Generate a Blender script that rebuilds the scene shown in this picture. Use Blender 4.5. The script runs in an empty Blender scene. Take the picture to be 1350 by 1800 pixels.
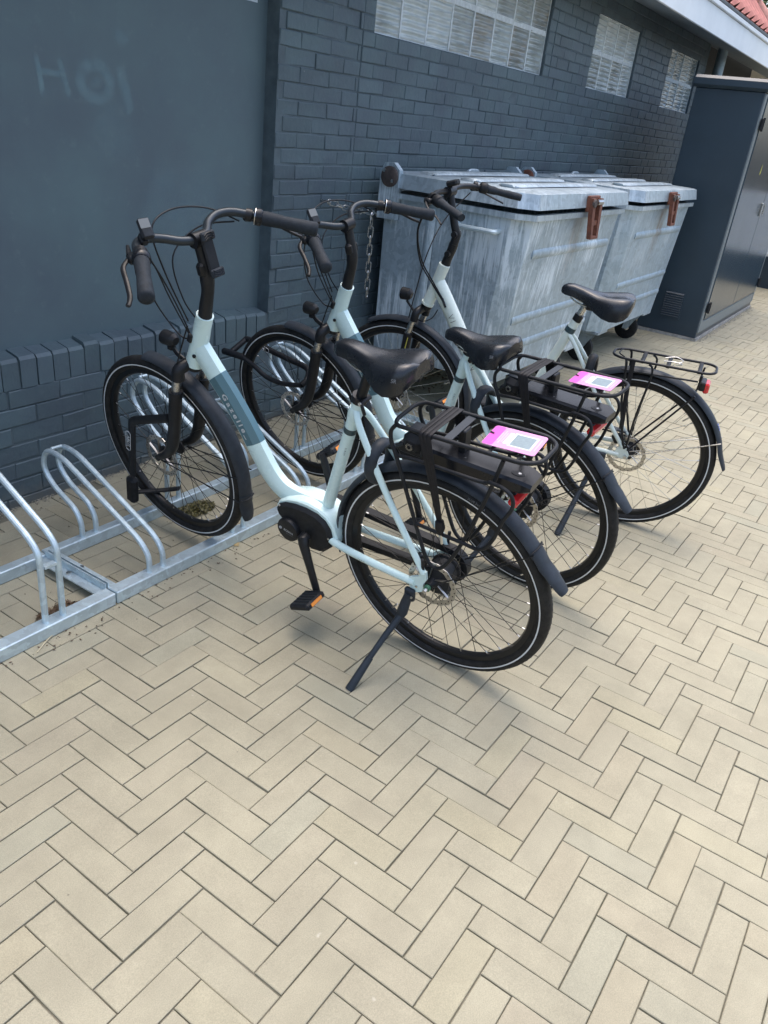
import bpy, math, random
from mathutils import Vector, Matrix
random.seed(7)
sc = bpy.context.scene
COL = sc.collection
PI = math.pi
R_ = math.radians

# ------------------------------------------------------------------ camera
CAM = Vector((0.0, -2.6223, 1.5313))
FW = Vector((0.76811, 0.45653, -0.44897)).normalized()
RT = Vector((0.55352, -0.82590, 0.10720))
RT = (RT - FW * RT.dot(FW)).normalized()
UP = RT.cross(FW)
FOC = 1383.64
cam_d = bpy.data.cameras.new('camera')
cam = bpy.data.objects.new('camera', cam_d)
COL.objects.link(cam)
cam_d.sensor_fit = 'VERTICAL'
cam_d.sensor_height = 36.0
cam_d.lens = 36.0 * FOC / 1800.0
cam_d.clip_start = 0.05
cam_d.clip_end = 500
cam.matrix_world = Matrix(((RT.x, UP.x, -FW.x, CAM.x), (RT.y, UP.y, -FW.y, CAM.y), (RT.z, UP.z, -FW.z, CAM.z), (0, 0, 0, 1)))
sc.camera = cam

def project(p):
    d = Vector(p) - CAM
    z = d.dot(FW)
    if z < 0.05:
        return None
    return 675 + FOC * d.dot(RT) / z, 900 - FOC * d.dot(UP) / z, z

# ------------------------------------------------------------------ sky, sun, exposure
SUN_EL, SUN_AZ = 80.0, 40.0      # azimuth: world angle (from +X) the light comes from
world = bpy.data.worlds.new('World')
sc.world = world
world.use_nodes = True
wn = world.node_tree.nodes
wl = world.node_tree.links
for n in list(wn):
    wn.remove(n)
wo = wn.new('ShaderNodeOutputWorld')
wb = wn.new('ShaderNodeBackground')
sky = wn.new('ShaderNodeTexSky')
sky.sky_type = 'NISHITA'
sky.sun_disc = False
sky.sun_elevation = R_(SUN_EL)
sky.sun_rotation = R_(90 - SUN_AZ)
sky.altitude = 0
sky.air_density = 1.0
sky.dust_density = 4.5
sky.ozone_density = 1.6
wl.new(sky.outputs[0], wb.inputs[0])
wl.new(wb.outputs[0], wo.inputs[0])
wb.inputs[1].default_value = 0.15
sun_d = bpy.data.lights.new('sun', 'SUN')
sun_d.energy = 0.65
sun_d.angle = R_(95)
sun_d.color = (1.0, 0.97, 0.92)
sun = bpy.data.objects.new('sun', sun_d)
COL.objects.link(sun)
sd = Vector((math.cos(R_(SUN_EL)) * math.cos(R_(SUN_AZ)), math.cos(R_(SUN_EL)) * math.sin(R_(SUN_AZ)), math.sin(R_(SUN_EL))))
sun.rotation_euler = sd.to_track_quat('Z', 'Y').to_euler()
sun.location = (0, -6, 9)
vs = sc.view_settings
vs.view_transform = 'Standard'
vs.look = 'None'
vs.exposure = 1.38
vs.gamma = 1.0
vs.use_curve_mapping = False

# ------------------------------------------------------------------ mesh helpers
def catmull(pts, k=6, closed=False):
    P = [Vector(p) for p in pts]
    n = len(P)
    out = []
    for i in range(n if closed else n - 1):
        if closed:
            a, b, c, d = P[(i - 1) % n], P[i], P[(i + 1) % n], P[(i + 2) % n]
        else:
            a, b, c, d = P[max(i - 1, 0)], P[i], P[i + 1], P[min(i + 2, n - 1)]
        for j in range(k):
            t = j / k
            out.append(0.5 * ((2 * b) + (c - a) * t + (2 * a - 5 * b + 4 * c - d) * t * t + (3 * b - 3 * c + d - a) * t ** 3))
    if not closed:
        out.append(P[-1])
    return out

def fillet(pts, r, k=4):
    """round the inner corners of a polyline"""
    P = [Vector(p) for p in pts]
    out = [P[0]]
    for i in range(1, len(P) - 1):
        a, b, c = P[i - 1], P[i], P[i + 1]
        d1, d2 = (a - b), (c - b)
        rr = min(r, d1.length * 0.48, d2.length * 0.48)
        p, q = b + d1.normalized() * rr, b + d2.normalized() * rr
        for j in range(k + 1):
            t = j / k
            out.append((1 - t) ** 2 * p + 2 * t * (1 - t) * b + t * t * q)
    out.append(P[-1])
    return out

class MB:
    def __init__(s, xf=None):
        s.v, s.f, s.m, s.xf, s.mi = [], [], [], xf, 0
    def add(s, vs_, fs):
        o = len(s.v)
        s.v += [Vector(p) for p in vs_]
        for f in fs:
            s.f.append([i + o for i in f])
            s.m.append(s.mi)
        return s
    def box(s, c, d, rot=None, ch=0.0):
        hx, hy, hz = d[0] / 2, d[1] / 2, d[2] / 2
        c = Vector(c)
        if ch <= 0:
            vs_ = [Vector((x, y, z)) for x in (-hx, hx) for y in (-hy, hy) for z in (-hz, hz)]
            fs = [(0, 1, 3, 2), (4, 6, 7, 5), (0, 4, 5, 1), (2, 3, 7, 6), (0, 2, 6, 4), (1, 5, 7, 3)]
        else:
            vs_, idx = [], {}
            for sx in (-1, 1):
                for sy in (-1, 1):
                    for sz in (-1, 1):
                        for ax in range(3):
                            q = [sx * hx, sy * hy, sz * hz]
                            for k in range(3):
                                if k != ax:
                                    q[k] -= (sx, sy, sz)[k] * ch
                            idx[(sx, sy, sz, ax)] = len(vs_)
                            vs_.append(Vector(q))
            fs = []
            for ax in range(3):
                for sg in (-1, 1):
                    o1, o2 = [k for k in range(3) if k != ax]
                    ring = []
                    for a, b in ((-1, -1), (1, -1), (1, 1), (-1, 1)):
                        q = [0, 0, 0]; q[ax] = sg; q[o1] = a; q[o2] = b
                        ring.append(idx[(*q, ax)])
                    if (sg > 0) != (ax == 1):
                        fs.append(ring)
                    else:
                        fs.append(ring[::-1])
            for ax in range(3):           # edges along ax
                o1, o2 = [k for k in range(3) if k != ax]
                for a in (-1, 1):
                    for b in (-1, 1):
                        q0 = [0, 0, 0]; q0[o1] = a; q0[o2] = b
                        q1 = list(q0); q0[ax] = -1; q1[ax] = 1
                        r_ = [idx[(*q0, o1)], idx[(*q1, o1)], idx[(*q1, o2)], idx[(*q0, o2)]]
                        fs.append(r_)
            for sx in (-1, 1):
                for sy in (-1, 1):
                    for sz in (-1, 1):
                        fs.append([idx[(sx, sy, sz, k)] for k in range(3)])
        if rot is not None:
            vs_ = [rot @ p for p in vs_]
        return s.add([p + c for p in vs_], fs)
    def tube(s, pts, r, n=8, caps=True, closed=False, flat=1.0, ref=None):
        P = [Vector(p) for p in pts]
        m = len(P)
        rs = r if isinstance(r, (list, tuple)) else [r] * m
        T = []
        for i in range(m):
            if closed:
                t = P[(i + 1) % m] - P[i - 1]
            else:
                t = P[min(i + 1, m - 1)] - P[max(i - 1, 0)]
            T.append(t.normalized() if t.length > 1e-9 else Vector((0, 0, 1)))
        if ref is None:
            ref = Vector((0, 1, 0)) if abs(T[0].y) < 0.9 else Vector((1, 0, 0))
        N = (Vector(ref) - T[0] * T[0].dot(Vector(ref))).normalized()
        vs_ = []
        for i in range(m):
            N = (N - T[i] * T[i].dot(N)).normalized()
            B = T[i].cross(N)
            for j in range(n):
                a = 2 * PI * (j + .5) / n
                vs_.append(P[i] + N * (math.cos(a) * rs[i]) + B * (math.sin(a) * rs[i] * flat))
        fs = []
        for i in range(m if closed else m - 1):
            for j in range(n):
                a, b = i * n + j, i * n + (j + 1) % n
                c, d = ((i + 1) % m) * n + (j + 1) % n, ((i + 1) % m) * n + j
                fs.append((a, b, c, d))
        if caps and not closed:
            fs.append(tuple(range(n))[::-1])
            fs.append(tuple((m - 1) * n + j for j in range(n)))
        return s.add(vs_, fs)
    def sweep(s, pts, prof, ref=(0, 1, 0), closed_prof=True, caps=True, closed=False, scale=None):
        """prof: list of (side, normal); side axis = ref, normal = T x side"""
        P = [Vector(p) for p in pts]
        m, n = len(P), len(prof)
        vs_ = []
        for i in range(m):
            if closed:
                t = (P[(i + 1) % m] - P[i - 1]).normalized()
            else:
                t = (P[min(i + 1, m - 1)] - P[max(i - 1, 0)]).normalized()
            S = Vector(ref); S = (S - t * t.dot(S)).normalized()
            N = S.cross(t)
            k = scale[i] if scale else (1, 1)
            for a, b in prof:
                vs_.append(P[i] + S * (a * k[0]) + N * (b * k[1]))
        fs = []
        for i in range(m if closed else m - 1):
            for j in range(n if closed_prof else n - 1):
                i2 = (i + 1) % m
                fs.append((i * n + j, i * n + (j + 1) % n, i2 * n + (j + 1) % n, i2 * n + j))
        if caps and closed_prof and not closed:
            fs.append(tuple(range(n))[::-1])
            fs.append(tuple((m - 1) * n + j for j in range(n)))
        return s.add(vs_, fs)
    def lathe(s, prof, n=48, closed=True, c=(0, 0, 0)):
        """prof (r, y) turned about the Y axis"""
        m = len(prof)
        vs_ = []
        for i in range(n):
            a = 2 * PI * i / n
            for r, y in prof:
                vs_.append((c[0] + r * math.cos(a), c[1] + y, c[2] + r * math.sin(a)))
        fs = []
        for i in range(n):
            i2 = (i + 1) % n
            for j in range(m if closed else m - 1):
                j2 = (j + 1) % m
                fs.append((i * m + j, i2 * m + j, i2 * m + j2, i * m + j2))
        return s.add(vs_, fs)
    def plate(s, outline, y0, y1, bev=0.0):
        """outline in (x, z), extruded along y from y0 to y1, edge of y1 side bevelled"""
        n = len(outline)
        cx = sum(p[0] for p in outline) / n
        cz = sum(p[1] for p in outline) / n
        rows = [(y0, 0.0), (y1 - (bev if y1 > y0 else -bev), 0.0), (y1, bev)] if bev else [(y0, 0), (y1, 0)]
        vs_ = []
        for y, inset in rows:
            for x, z in outline:
                d = math.hypot(x - cx, z - cz)
                k = (d - inset) / d if d > 1e-6 else 1
                vs_.append((cx + (x - cx) * k, y, cz + (z - cz) * k))
        fs = []
        for i in range(len(rows) - 1):
            for j in range(n):
                fs.append((i * n + j, i * n + (j + 1) % n, (i + 1) * n + (j + 1) % n, (i + 1) * n + j))
        fs.append(tuple(range(n))[::-1])
        fs.append(tuple((len(rows) - 1) * n + j for j in range(n)))
        return s.add(vs_, fs)
    def mesh(s, name, mats, smooth=35):
        me = bpy.data.meshes.new(name)
        vv = [s.xf @ p for p in s.v] if s.xf is not None else s.v
        me.from_pydata([tuple(p) for p in vv], [], s.f)
        for m in (mats if isinstance(mats, (list, tuple)) else [mats]):
            me.materials.append(m)
        if any(s.m):
            me.polygons.foreach_set('material_index', s.m)
        if smooth:
            me.polygons.foreach_set('use_smooth', [True] * len(s.f))
            me.set_sharp_from_angle(angle=R_(smooth))
        me.update()
        return me
    def build(s, name, mats, parent=None, smooth=35):
        return link(name, s.mesh(name, mats, smooth), parent)

def link(name, data, parent=None):
    o = bpy.data.objects.new(name, data)
    COL.objects.link(o)
    if parent is not None:
        o.parent = parent
    return o

def tag(o, label=None, cat=None, group=None, kind=None):
    if label: o['label'] = label
    if cat: o['category'] = cat
    if group: o['group'] = group
    if kind: o['kind'] = kind
    return o

def thing(name, loc, label, cat, group=None, rot=None):
    o = link(name, None)
    o.empty_display_size = 0.1
    m = Matrix.Translation(loc)
    if rot is not None:
        m = m @ rot.to_4x4()
    o.matrix_world = m
    return tag(o, label, cat, group)

def text_verts(body, size, spacing=1.0, bold=0.0):
    cu = bpy.data.curves.new('lettering', 'FONT')
    cu.body = body
    cu.size = size
    cu.space_character = spacing
    cu.align_x = 'CENTER'
    cu.align_y = 'CENTER'
    cu.offset = bold
    cu.resolution_u = 3
    o = bpy.data.objects.new('lettering', cu)
    COL.objects.link(o)
    dg = bpy.context.evaluated_depsgraph_get()
    me = bpy.data.meshes.new_from_object(o.evaluated_get(dg))
    vs_ = [v.co.copy() for v in me.vertices]
    fs = [tuple(p.vertices) for p in me.polygons]
    bpy.data.objects.remove(o)
    bpy.data.curves.remove(cu)
    bpy.data.meshes.remove(me)
    return vs_, fs

def lettering(body, size, origin, xdir, ydir, mat, parent, xf=None, spacing=1.0, bold=0.0, name='lettering', sx=1.0, bend=None):
    vs_, fs = text_verts(body, size, spacing, bold)
    X, Y = Vector(xdir).normalized(), Vector(ydir).normalized()
    O = Vector(origin)
    b = MB(xf)
    if bend:
        b.add([bend(v.x * sx, v.y) for v in vs_], fs)
    else:
        b.add([O + X * (v.x * sx) + Y * v.y for v in vs_], fs)
    return b.build(name, mat, parent, smooth=0)

# ------------------------------------------------------------------ materials
def new_mat(name):
    m = bpy.data.materials.new(name)
    m.use_nodes = True
    nt = m.node_tree
    return m, nt.nodes, nt.links, nt.nodes['Principled BSDF']

def N(nodes, t, **kw):
    n = nodes.new('ShaderNode' + t)
    for k, v in kw.items():
        setattr(n, k, v)
    return n

def simple(name, col, rough=0.5, metal=0.0, var=0.0, vscale=20, bump=0.0, bscale=200, coat=0.0, rvar=0.0, col2=None, spec=None):
    m, nd, lk, bs = new_mat(name)
    bs.inputs['Base Color'].default_value = (*col, 1)
    bs.inputs['Roughness'].default_value = rough
    bs.inputs['Metallic'].default_value = metal
    if spec is not None:
        bs.inputs['Specular IOR Level'].default_value = spec
    if coat:
        bs.inputs['Coat Weight'].default_value = coat
        bs.inputs['Coat Roughness'].default_value = 0.12
    tc = N(nd, 'TexCoord')
    if var or rvar:
        no = N(nd, 'TexNoise')
        no.inputs['Scale'].default_value = vscale
        no.inputs['Detail'].default_value = 6
        no.inputs['Roughness'].default_value = 0.65
        lk.new(tc.outputs['Object'], no.inputs['Vector'])
        if var:
            mx = N(nd, 'MixRGB')
            c2 = col2 or tuple(c * (1 - var) for c in col)
            c1 = tuple(min(1, c * (1 + var)) for c in col) if not col2 else col
            mx.inputs[1].default_value = (*c1, 1)
            mx.inputs[2].default_value = (*c2, 1)
            rp = N(nd, 'ValToRGB')
            rp.color_ramp.elements[0].position = 0.35
            rp.color_ramp.elements[1].position = 0.65
            lk.new(no.outputs[0], rp.inputs[0])
            lk.new(rp.outputs[0], mx.inputs[0])
            lk.new(mx.outputs[0], bs.inputs['Base Color'])
        if rvar:
            mr = N(nd, 'MapRange')
            mr.inputs['To Min'].default_value = max(0.02, rough - rvar)
            mr.inputs['To Max'].default_value = min(1, rough + rvar)
            lk.new(no.outputs[0], mr.inputs[0])
            lk.new(mr.outputs[0], bs.inputs['Roughness'])
    if bump:
        nb = N(nd, 'TexNoise')
        nb.inputs['Scale'].default_value = bscale
        nb.inputs['Detail'].default_value = 4
        lk.new(tc.outputs['Object'], nb.inputs['Vector'])
        bp = N(nd, 'Bump')
        bp.inputs['Strength'].default_value = bump
        bp.inputs['Distance'].default_value = 0.002
        lk.new(nb.outputs[0], bp.inputs['Height'])
        lk.new(bp.outputs[0], bs.inputs['Normal'])
    return m

def paver_mat(name, joined):
    m, nd, lk, bs = new_mat(name)
    geo = N(nd, 'NewGeometry')
    if joined:
        rnd = N(nd, 'Attribute'); rnd.attribute_name = 'tint'
        rout = rnd.outputs['Fac']
    else:
        rnd = N(nd, 'ObjectInfo')
        rout = rnd.outputs['Random']
    rp = N(nd, 'ValToRGB')
    e = rp.color_ramp.elements
    e[0].position = 0.0; e[0].color = (0.303, 0.281, 0.204, 1)
    e[1].position = 1.0; e[1].color = (0.315, 0.292, 0.211, 1)
    for p, c in ((0.25, (0.311, 0.286, 0.206)), (0.45, (0.318, 0.294, 0.212)), (0.62, (0.309, 0.283, 0.205)), (0.78, (0.319, 0.296, 0.215)), (0.86, (0.318, 0.291, 0.200)), (0.91, (0.314, 0.283, 0.205)), (0.935, (0.298, 0.284, 0.209)), (0.965, (0.303, 0.288, 0.213))):
        x = e.new(p); x.color = (*c, 1)
    lk.new(rout, rp.inputs[0])
    # speckle
    n1 = N(nd, 'TexNoise'); n1.inputs['Scale'].default_value = 420; n1.inputs['Detail'].default_value = 3
    lk.new(geo.outputs['Position'], n1.inputs['Vector'])
    n2 = N(nd, 'TexNoise'); n2.inputs['Scale'].default_value = 9; n2.inputs['Detail'].default_value = 6; n2.inputs['Roughness'].default_value = 0.7
    lk.new(geo.outputs['Position'], n2.inputs['Vector'])
    m1 = N(nd, 'MapRange'); m1.inputs['From Min'].default_value = 0.3; m1.inputs['From Max'].default_value = 0.7; m1.inputs['To Min'].default_value = 0.86; m1.inputs['To Max'].default_value = 1.12
    lk.new(n1.outputs[0], m1.inputs[0])
    m2 = N(nd, 'MapRange'); m2.inputs['From Min'].default_value = 0.3; m2.inputs['From Max'].default_value = 0.7; m2.inputs['To Min'].default_value = 0.9; m2.inputs['To Max'].default_value = 1.08
    lk.new(n2.outputs[0], m2.inputs[0])
    mu = N(nd, 'Math', operation='MULTIPLY'); lk.new(m1.outputs[0], mu.inputs[0]); lk.new(m2.outputs[0], mu.inputs[1])
    n5 = N(nd, 'TexNoise'); n5.inputs['Scale'].default_value = 1.4; n5.inputs['Detail'].default_value = 7; n5.inputs['Roughness'].default_value = 0.62; n5.inputs['Distortion'].default_value = 0.4
    lk.new(geo.outputs['Position'], n5.inputs['Vector'])
    m9 = N(nd, 'MapRange'); m9.inputs['From Min'].default_value = 0.32; m9.inputs['From Max'].default_value = 0.62; m9.inputs['To Min'].default_value = 0.86; m9.inputs['To Max'].default_value = 1.04
    lk.new(n5.outputs[0], m9.inputs[0])
    mu2 = N(nd, 'Math', operation='MULTIPLY'); lk.new(mu.outputs[0], mu2.inputs[0]); lk.new(m9.outputs[0], mu2.inputs[1])
    # pale scuffs and dark specks
    n4 = N(nd, 'TexNoise'); n4.inputs['Scale'].default_value = 26; n4.inputs['Detail'].default_value = 2
    lk.new(geo.outputs['Position'], n4.inputs['Vector'])
    m4 = N(nd, 'MapRange'); m4.inputs['From Min'].default_value = 0.74; m4.inputs['From Max'].default_value = 0.80; m4.inputs['To Min'].default_value = 0; m4.inputs['To Max'].default_value = 0.35
    lk.new(n4.outputs[0], m4.inputs[0])
    vm = N(nd, 'VectorMath', operation='SCALE'); lk.new(rp.outputs[0], vm.inputs[0]); lk.new(mu2.outputs[0], vm.inputs['Scale'])
    mx = N(nd, 'MixRGB'); mx.inputs[2].default_value = (0.55, 0.52, 0.45, 1)
    lk.new(m4.outputs[0], mx.inputs[0]); lk.new(vm.outputs[0], mx.inputs[1])
    vo = N(nd, 'TexVoronoi'); vo.inputs['Scale'].default_value = 17
    lk.new(geo.outputs['Position'], vo.inputs['Vector'])
    m5 = N(nd, 'MapRange'); m5.inputs['From Min'].default_value = 0.03; m5.inputs['From Max'].default_value = 0.055; m5.inputs['To Min'].default_value = 0.55; m5.inputs['To Max'].default_value = 0.0
    lk.new(vo.outputs['Distance'], m5.inputs[0])
    m6 = N(nd, 'Math', operation='GREATER_THAN'); m6.inputs[1].default_value = 0.82
    sp2 = N(nd, 'SeparateXYZ'); lk.new(vo.outputs['Color'], sp2.inputs[0]); lk.new(sp2.outputs['X'], m6.inputs[0])
    m7 = N(nd, 'Math', operation='MULTIPLY'); lk.new(m5.outputs[0], m7.inputs[0]); lk.new(m6.outputs[0], m7.inputs[1])
    mx2 = N(nd, 'MixRGB'); mx2.inputs[2].default_value = (0.08, 0.07, 0.055, 1)
    lk.new(m7.outputs[0], mx2.inputs[0]); lk.new(mx.outputs[0], mx2.inputs[1])
    lk.new(mx2.outputs[0], bs.inputs['Base Color'])
    bs.inputs['Roughness'].default_value = 0.8
    bs.inputs['Specular IOR Level'].default_value = 0.3
    bp = N(nd, 'Bump'); bp.inputs['Strength'].default_value = 0.35; bp.inputs['Distance'].default_value = 0.0015
    lk.new(n1.outputs[0], bp.inputs['Height']); lk.new(bp.outputs[0], bs.inputs['Normal'])
    return m

def wall_paint(name, col, plaster=False, rnd=None):
    m, nd, lk, bs = new_mat(name)
    geo = N(nd, 'NewGeometry')
    n1 = N(nd, 'TexNoise'); n1.inputs['Scale'].default_value = 1.6 if plaster else 3.0; n1.inputs['Detail'].default_value = 6; n1.inputs['Roughness'].default_value = 0.6
    lk.new(geo.outputs['Position'], n1.inputs['Vector'])
    rp = N(nd, 'ValToRGB')
    e = rp.color_ramp.elements
    e[0].position = 0.3; e[0].color = (col[0] * .84, col[1] * .80, col[2] * .86, 1)
    e[1].position = 0.7; e[1].color = (col[0] * 1.08, col[1] * 1.17, col[2] * 1.12, 1)
    lk.new(n1.outputs[0], rp.inputs[0])
    # dust and pale scratches
    n2 = N(nd, 'TexNoise'); n2.inputs['Scale'].default_value = 14; n2.inputs['Detail'].default_value = 8; n2.inputs['Roughness'].default_value = 0.75
    lk.new(geo.outputs['Position'], n2.inputs['Vector'])
    m2 = N(nd, 'MapRange'); m2.inputs['From Min'].default_value = 0.57; m2.inputs['From Max'].default_value = 0.76; m2.inputs['To Max'].default_value = 0.30
    lk.new(n2.outputs[0], m2.inputs[0])
    mx = N(nd, 'MixRGB'); mx.inputs[2].default_value = (col[0] * 2.0, col[1] * 1.9, col[2] * 1.7, 1)
    lk.new(m2.outputs[0], mx.inputs[0]); lk.new(rp.outputs[0], mx.inputs[1])
    last = mx.outputs[0]
    if rnd:
        if rnd == 'attr':
            ri = N(nd, 'Attribute'); ri.attribute_name = 'tint'; ro_ = ri.outputs['Fac']
        else:
            ri = N(nd, 'ObjectInfo'); ro_ = ri.outputs['Random']
        mt = N(nd, 'MapRange'); mt.inputs['To Min'].default_value = 0.90; mt.inputs['To Max'].default_value = 1.10
        lk.new(ro_, mt.inputs[0])
        vt = N(nd, 'VectorMath', operation='SCALE'); lk.new(last, vt.inputs[0]); lk.new(mt.outputs[0], vt.inputs['Scale']); last = vt.outputs[0]
    # small specks
    vo = N(nd, 'TexVoronoi'); vo.inputs['Scale'].default_value = 5.5
    lk.new(geo.outputs['Position'], vo.inputs['Vector'])
    m5 = N(nd, 'MapRange'); m5.inputs['From Min'].default_value = 0.012; m5.inputs['From Max'].default_value = 0.02; m5.inputs['To Min'].default_value = 0.8; m5.inputs['To Max'].default_value = 0
    lk.new(vo.outputs['Distance'], m5.inputs[0])
    mx3 = N(nd, 'MixRGB'); mx3.inputs[2].default_value = (0.02, 0.025, 0.03, 1) if plaster else (0.3, 0.33, 0.34, 1)
    lk.new(m5.outputs[0], mx3.inputs[0]); lk.new(last, mx3.inputs[1]); last = mx3.outputs[0]
    # dirt splashed up on the lowest courses
    sp = N(nd, 'SeparateXYZ'); lk.new(geo.outputs['Position'], sp.inputs[0])
    ad = N(nd, 'Math', operation='MULTIPLY_ADD'); ad.inputs[1].default_value = -0.22
    lk.new(n2.outputs[0], ad.inputs[0]); lk.new(sp.outputs['Z'], ad.inputs[2])
    m4 = N(nd, 'MapRange'); m4.inputs['From Min'].default_value = -0.11; m4.inputs['From Max'].default_value = -0.03; m4.inputs['To Min'].default_value = 0.5; m4.inputs['To Max'].default_value = 0
    lk.new(ad.outputs[0], m4.inputs[0])
    mx4 = N(nd, 'MixRGB'); mx4.inputs[2].default_value = (0.16, 0.145, 0.115, 1)
    lk.new(m4.outputs[0], mx4.inputs[0]); lk.new(last, mx4.inputs[1]); last = mx4.outputs[0]
    lk.new(last, bs.inputs['Base Color'])
    bs.inputs['Roughness'].default_value = 0.55 if plaster else 0.5
    bs.inputs['Specular IOR Level'].default_value = 0.4
    n3 = N(nd, 'TexNoise'); n3.inputs['Scale'].default_value = 7 if plaster else 38; n3.inputs['Detail'].default_value = 7
    lk.new(geo.outputs['Position'], n3.inputs['Vector'])
    bp = N(nd, 'Bump'); bp.inputs['Strength'].default_value = 0.25 if plaster else 0.6; bp.inputs['Distance'].default_value = 0.004
    lk.new(n3.outputs[0], bp.inputs['Height']); lk.new(bp.outputs[0], bs.inputs['Normal'])
    return m

def zinc(name, base=(0.36, 0.42, 0.46), streak=0.6, rough=0.42, metal=0.55, dent=0.0, run=0.0):
    m, nd, lk, bs = new_mat(name)
    tc = N(nd, 'TexCoord')
    vo = N(nd, 'TexVoronoi'); vo.inputs['Scale'].default_value = 38; vo.inputs['Randomness'].default_value = 1
    no0 = N(nd, 'TexNoise'); no0.inputs['Scale'].default_value = 14; no0.inputs['Detail'].default_value = 4
    lk.new(tc.outputs['Object'], no0.inputs['Vector'])
    ad0 = N(nd, 'MixRGB', blend_type='ADD'); ad0.inputs[0].default_value = 0.12
    lk.new(tc.outputs['Object'], ad0.inputs[1]); lk.new(no0.outputs[1], ad0.inputs[2])
    lk.new(ad0.outputs[0], vo.inputs['Vector'])
    sp = N(nd, 'SeparateXYZ'); lk.new(vo.outputs['Color'], sp.inputs[0])
    m1 = N(nd, 'MapRange'); m1.inputs['To Min'].default_value = 0.86; m1.inputs['To Max'].default_value = 1.1
    lk.new(sp.outputs['X'], m1.inputs[0])
    vm = N(nd, 'VectorMath', operation='SCALE'); vm.inputs[0].default_value = base; lk.new(m1.outputs[0], vm.inputs['Scale'])
    # white rust running down in streaks
    mp = N(nd, 'Mapping'); mp.inputs['Scale'].default_value = (48, 48, 2.6)
    lk.new(tc.outputs['Object'], mp.inputs[0])
    n2 = N(nd, 'TexNoise'); n2.inputs['Scale'].default_value = 1.0; n2.inputs['Detail'].default_value = 6; n2.inputs['Roughness'].default_value = 0.7
    n2.inputs['Distortion'].default_value = 0.6
    lk.new(mp.outputs[0], n2.inputs['Vector'])
    n3 = N(nd, 'TexNoise'); n3.inputs['Scale'].default_value = 2.4; n3.inputs['Detail'].default_value = 3
    lk.new(tc.outputs['Object'], n3.inputs['Vector'])
    mul = N(nd, 'Math', operation='MULTIPLY'); lk.new(n2.outputs[0], mul.inputs[0]); lk.new(n3.outputs[0], mul.inputs[1])
    m2 = N(nd, 'MapRange'); m2.inputs['From Min'].default_value = 0.25; m2.inputs['From Max'].default_value = 0.33; m2.inputs['To Max'].default_value = streak
    lk.new(mul.outputs[0], m2.inputs[0])
    mx = N(nd, 'MixRGB'); mx.inputs[2].default_value = (0.64, 0.72, 0.76, 1)
    lk.new(m2.outputs[0], mx.inputs[0]); lk.new(vm.outputs[0], mx.inputs[1])
    # dark grime
    n4 = N(nd, 'TexNoise'); n4.inputs['Scale'].default_value = 5; n4.inputs['Detail'].default_value = 7; n4.inputs['Roughness'].default_value = 0.7
    lk.new(tc.outputs['Object'], n4.inputs['Vector'])
    m4 = N(nd, 'MapRange'); m4.inputs['From Min'].default_value = 0.56; m4.inputs['From Max'].default_value = 0.80; m4.inputs['To Max'].default_value = 0.5
    lk.new(n4.outputs[0], m4.inputs[0])
    mx2 = N(nd, 'MixRGB'); mx2.inputs[2].default_value = (0.12, 0.13, 0.13, 1)
    lk.new(m4.outputs[0], mx2.inputs[0]); lk.new(mx.outputs[0], mx2.inputs[1])
    last = mx2.outputs[0]
    if run:
        so = N(nd, 'SeparateXYZ'); lk.new(tc.outputs['Object'], so.inputs[0])
        dx = N(nd, 'Math', operation='SUBTRACT'); dx.inputs[1].default_value = -0.01; lk.new(so.outputs['X'], dx.inputs[0])
        ab_ = N(nd, 'Math', operation='ABSOLUTE'); lk.new(dx.outputs[0], ab_.inputs[0])
        mA = N(nd, 'MapRange'); mA.inputs['From Min'].default_value = 0.10; mA.inputs['From Max'].default_value = 0.02; lk.new(ab_.outputs[0], mA.inputs[0])
        mB = N(nd, 'MapRange'); mB.inputs['From Min'].default_value = 0.70; mB.inputs['From Max'].default_value = 0.98; lk.new(so.outputs['Z'], mB.inputs[0])
        mC = N(nd, 'MapRange'); mC.inputs['From Min'].default_value = 0.40; mC.inputs['From Max'].default_value = 0.60; mC.inputs['To Max'].default_value = run; lk.new(n2.outputs[0], mC.inputs[0])
        p1 = N(nd, 'Math', operation='MULTIPLY'); lk.new(mA.outputs[0], p1.inputs[0]); lk.new(mB.outputs[0], p1.inputs[1])
        p2 = N(nd, 'Math', operation='MULTIPLY'); lk.new(p1.outputs[0], p2.inputs[0]); lk.new(mC.outputs[0], p2.inputs[1])
        mR = N(nd, 'MixRGB'); mR.inputs[2].default_value = (0.20, 0.13, 0.08, 1); lk.new(p2.outputs[0], mR.inputs[0]); lk.new(last, mR.inputs[1]); last = mR.outputs[0]
    lk.new(last, bs.inputs['Base Color'])
    inv = N(nd, 'MapRange'); inv.inputs['To Min'].default_value = metal; inv.inputs['To Max'].default_value = 0.05
    lk.new(m2.outputs[0], inv.inputs[0]); lk.new(inv.outputs[0], bs.inputs['Metallic'])
    mr = N(nd, 'MapRange'); mr.inputs['To Min'].default_value = rough - .08; mr.inputs['To Max'].default_value = rough + .25
    lk.new(n4.outputs[0], mr.inputs[0]); lk.new(mr.outputs[0], bs.inputs['Roughness'])
    bp = N(nd, 'Bump'); bp.inputs['Strength'].default_value = 0.12; bp.inputs['Distance'].default_value = 0.003
    lk.new(n4.outputs[0], bp.inputs['Height']); lk.new(bp.outputs[0], bs.inputs['Normal'])
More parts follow.
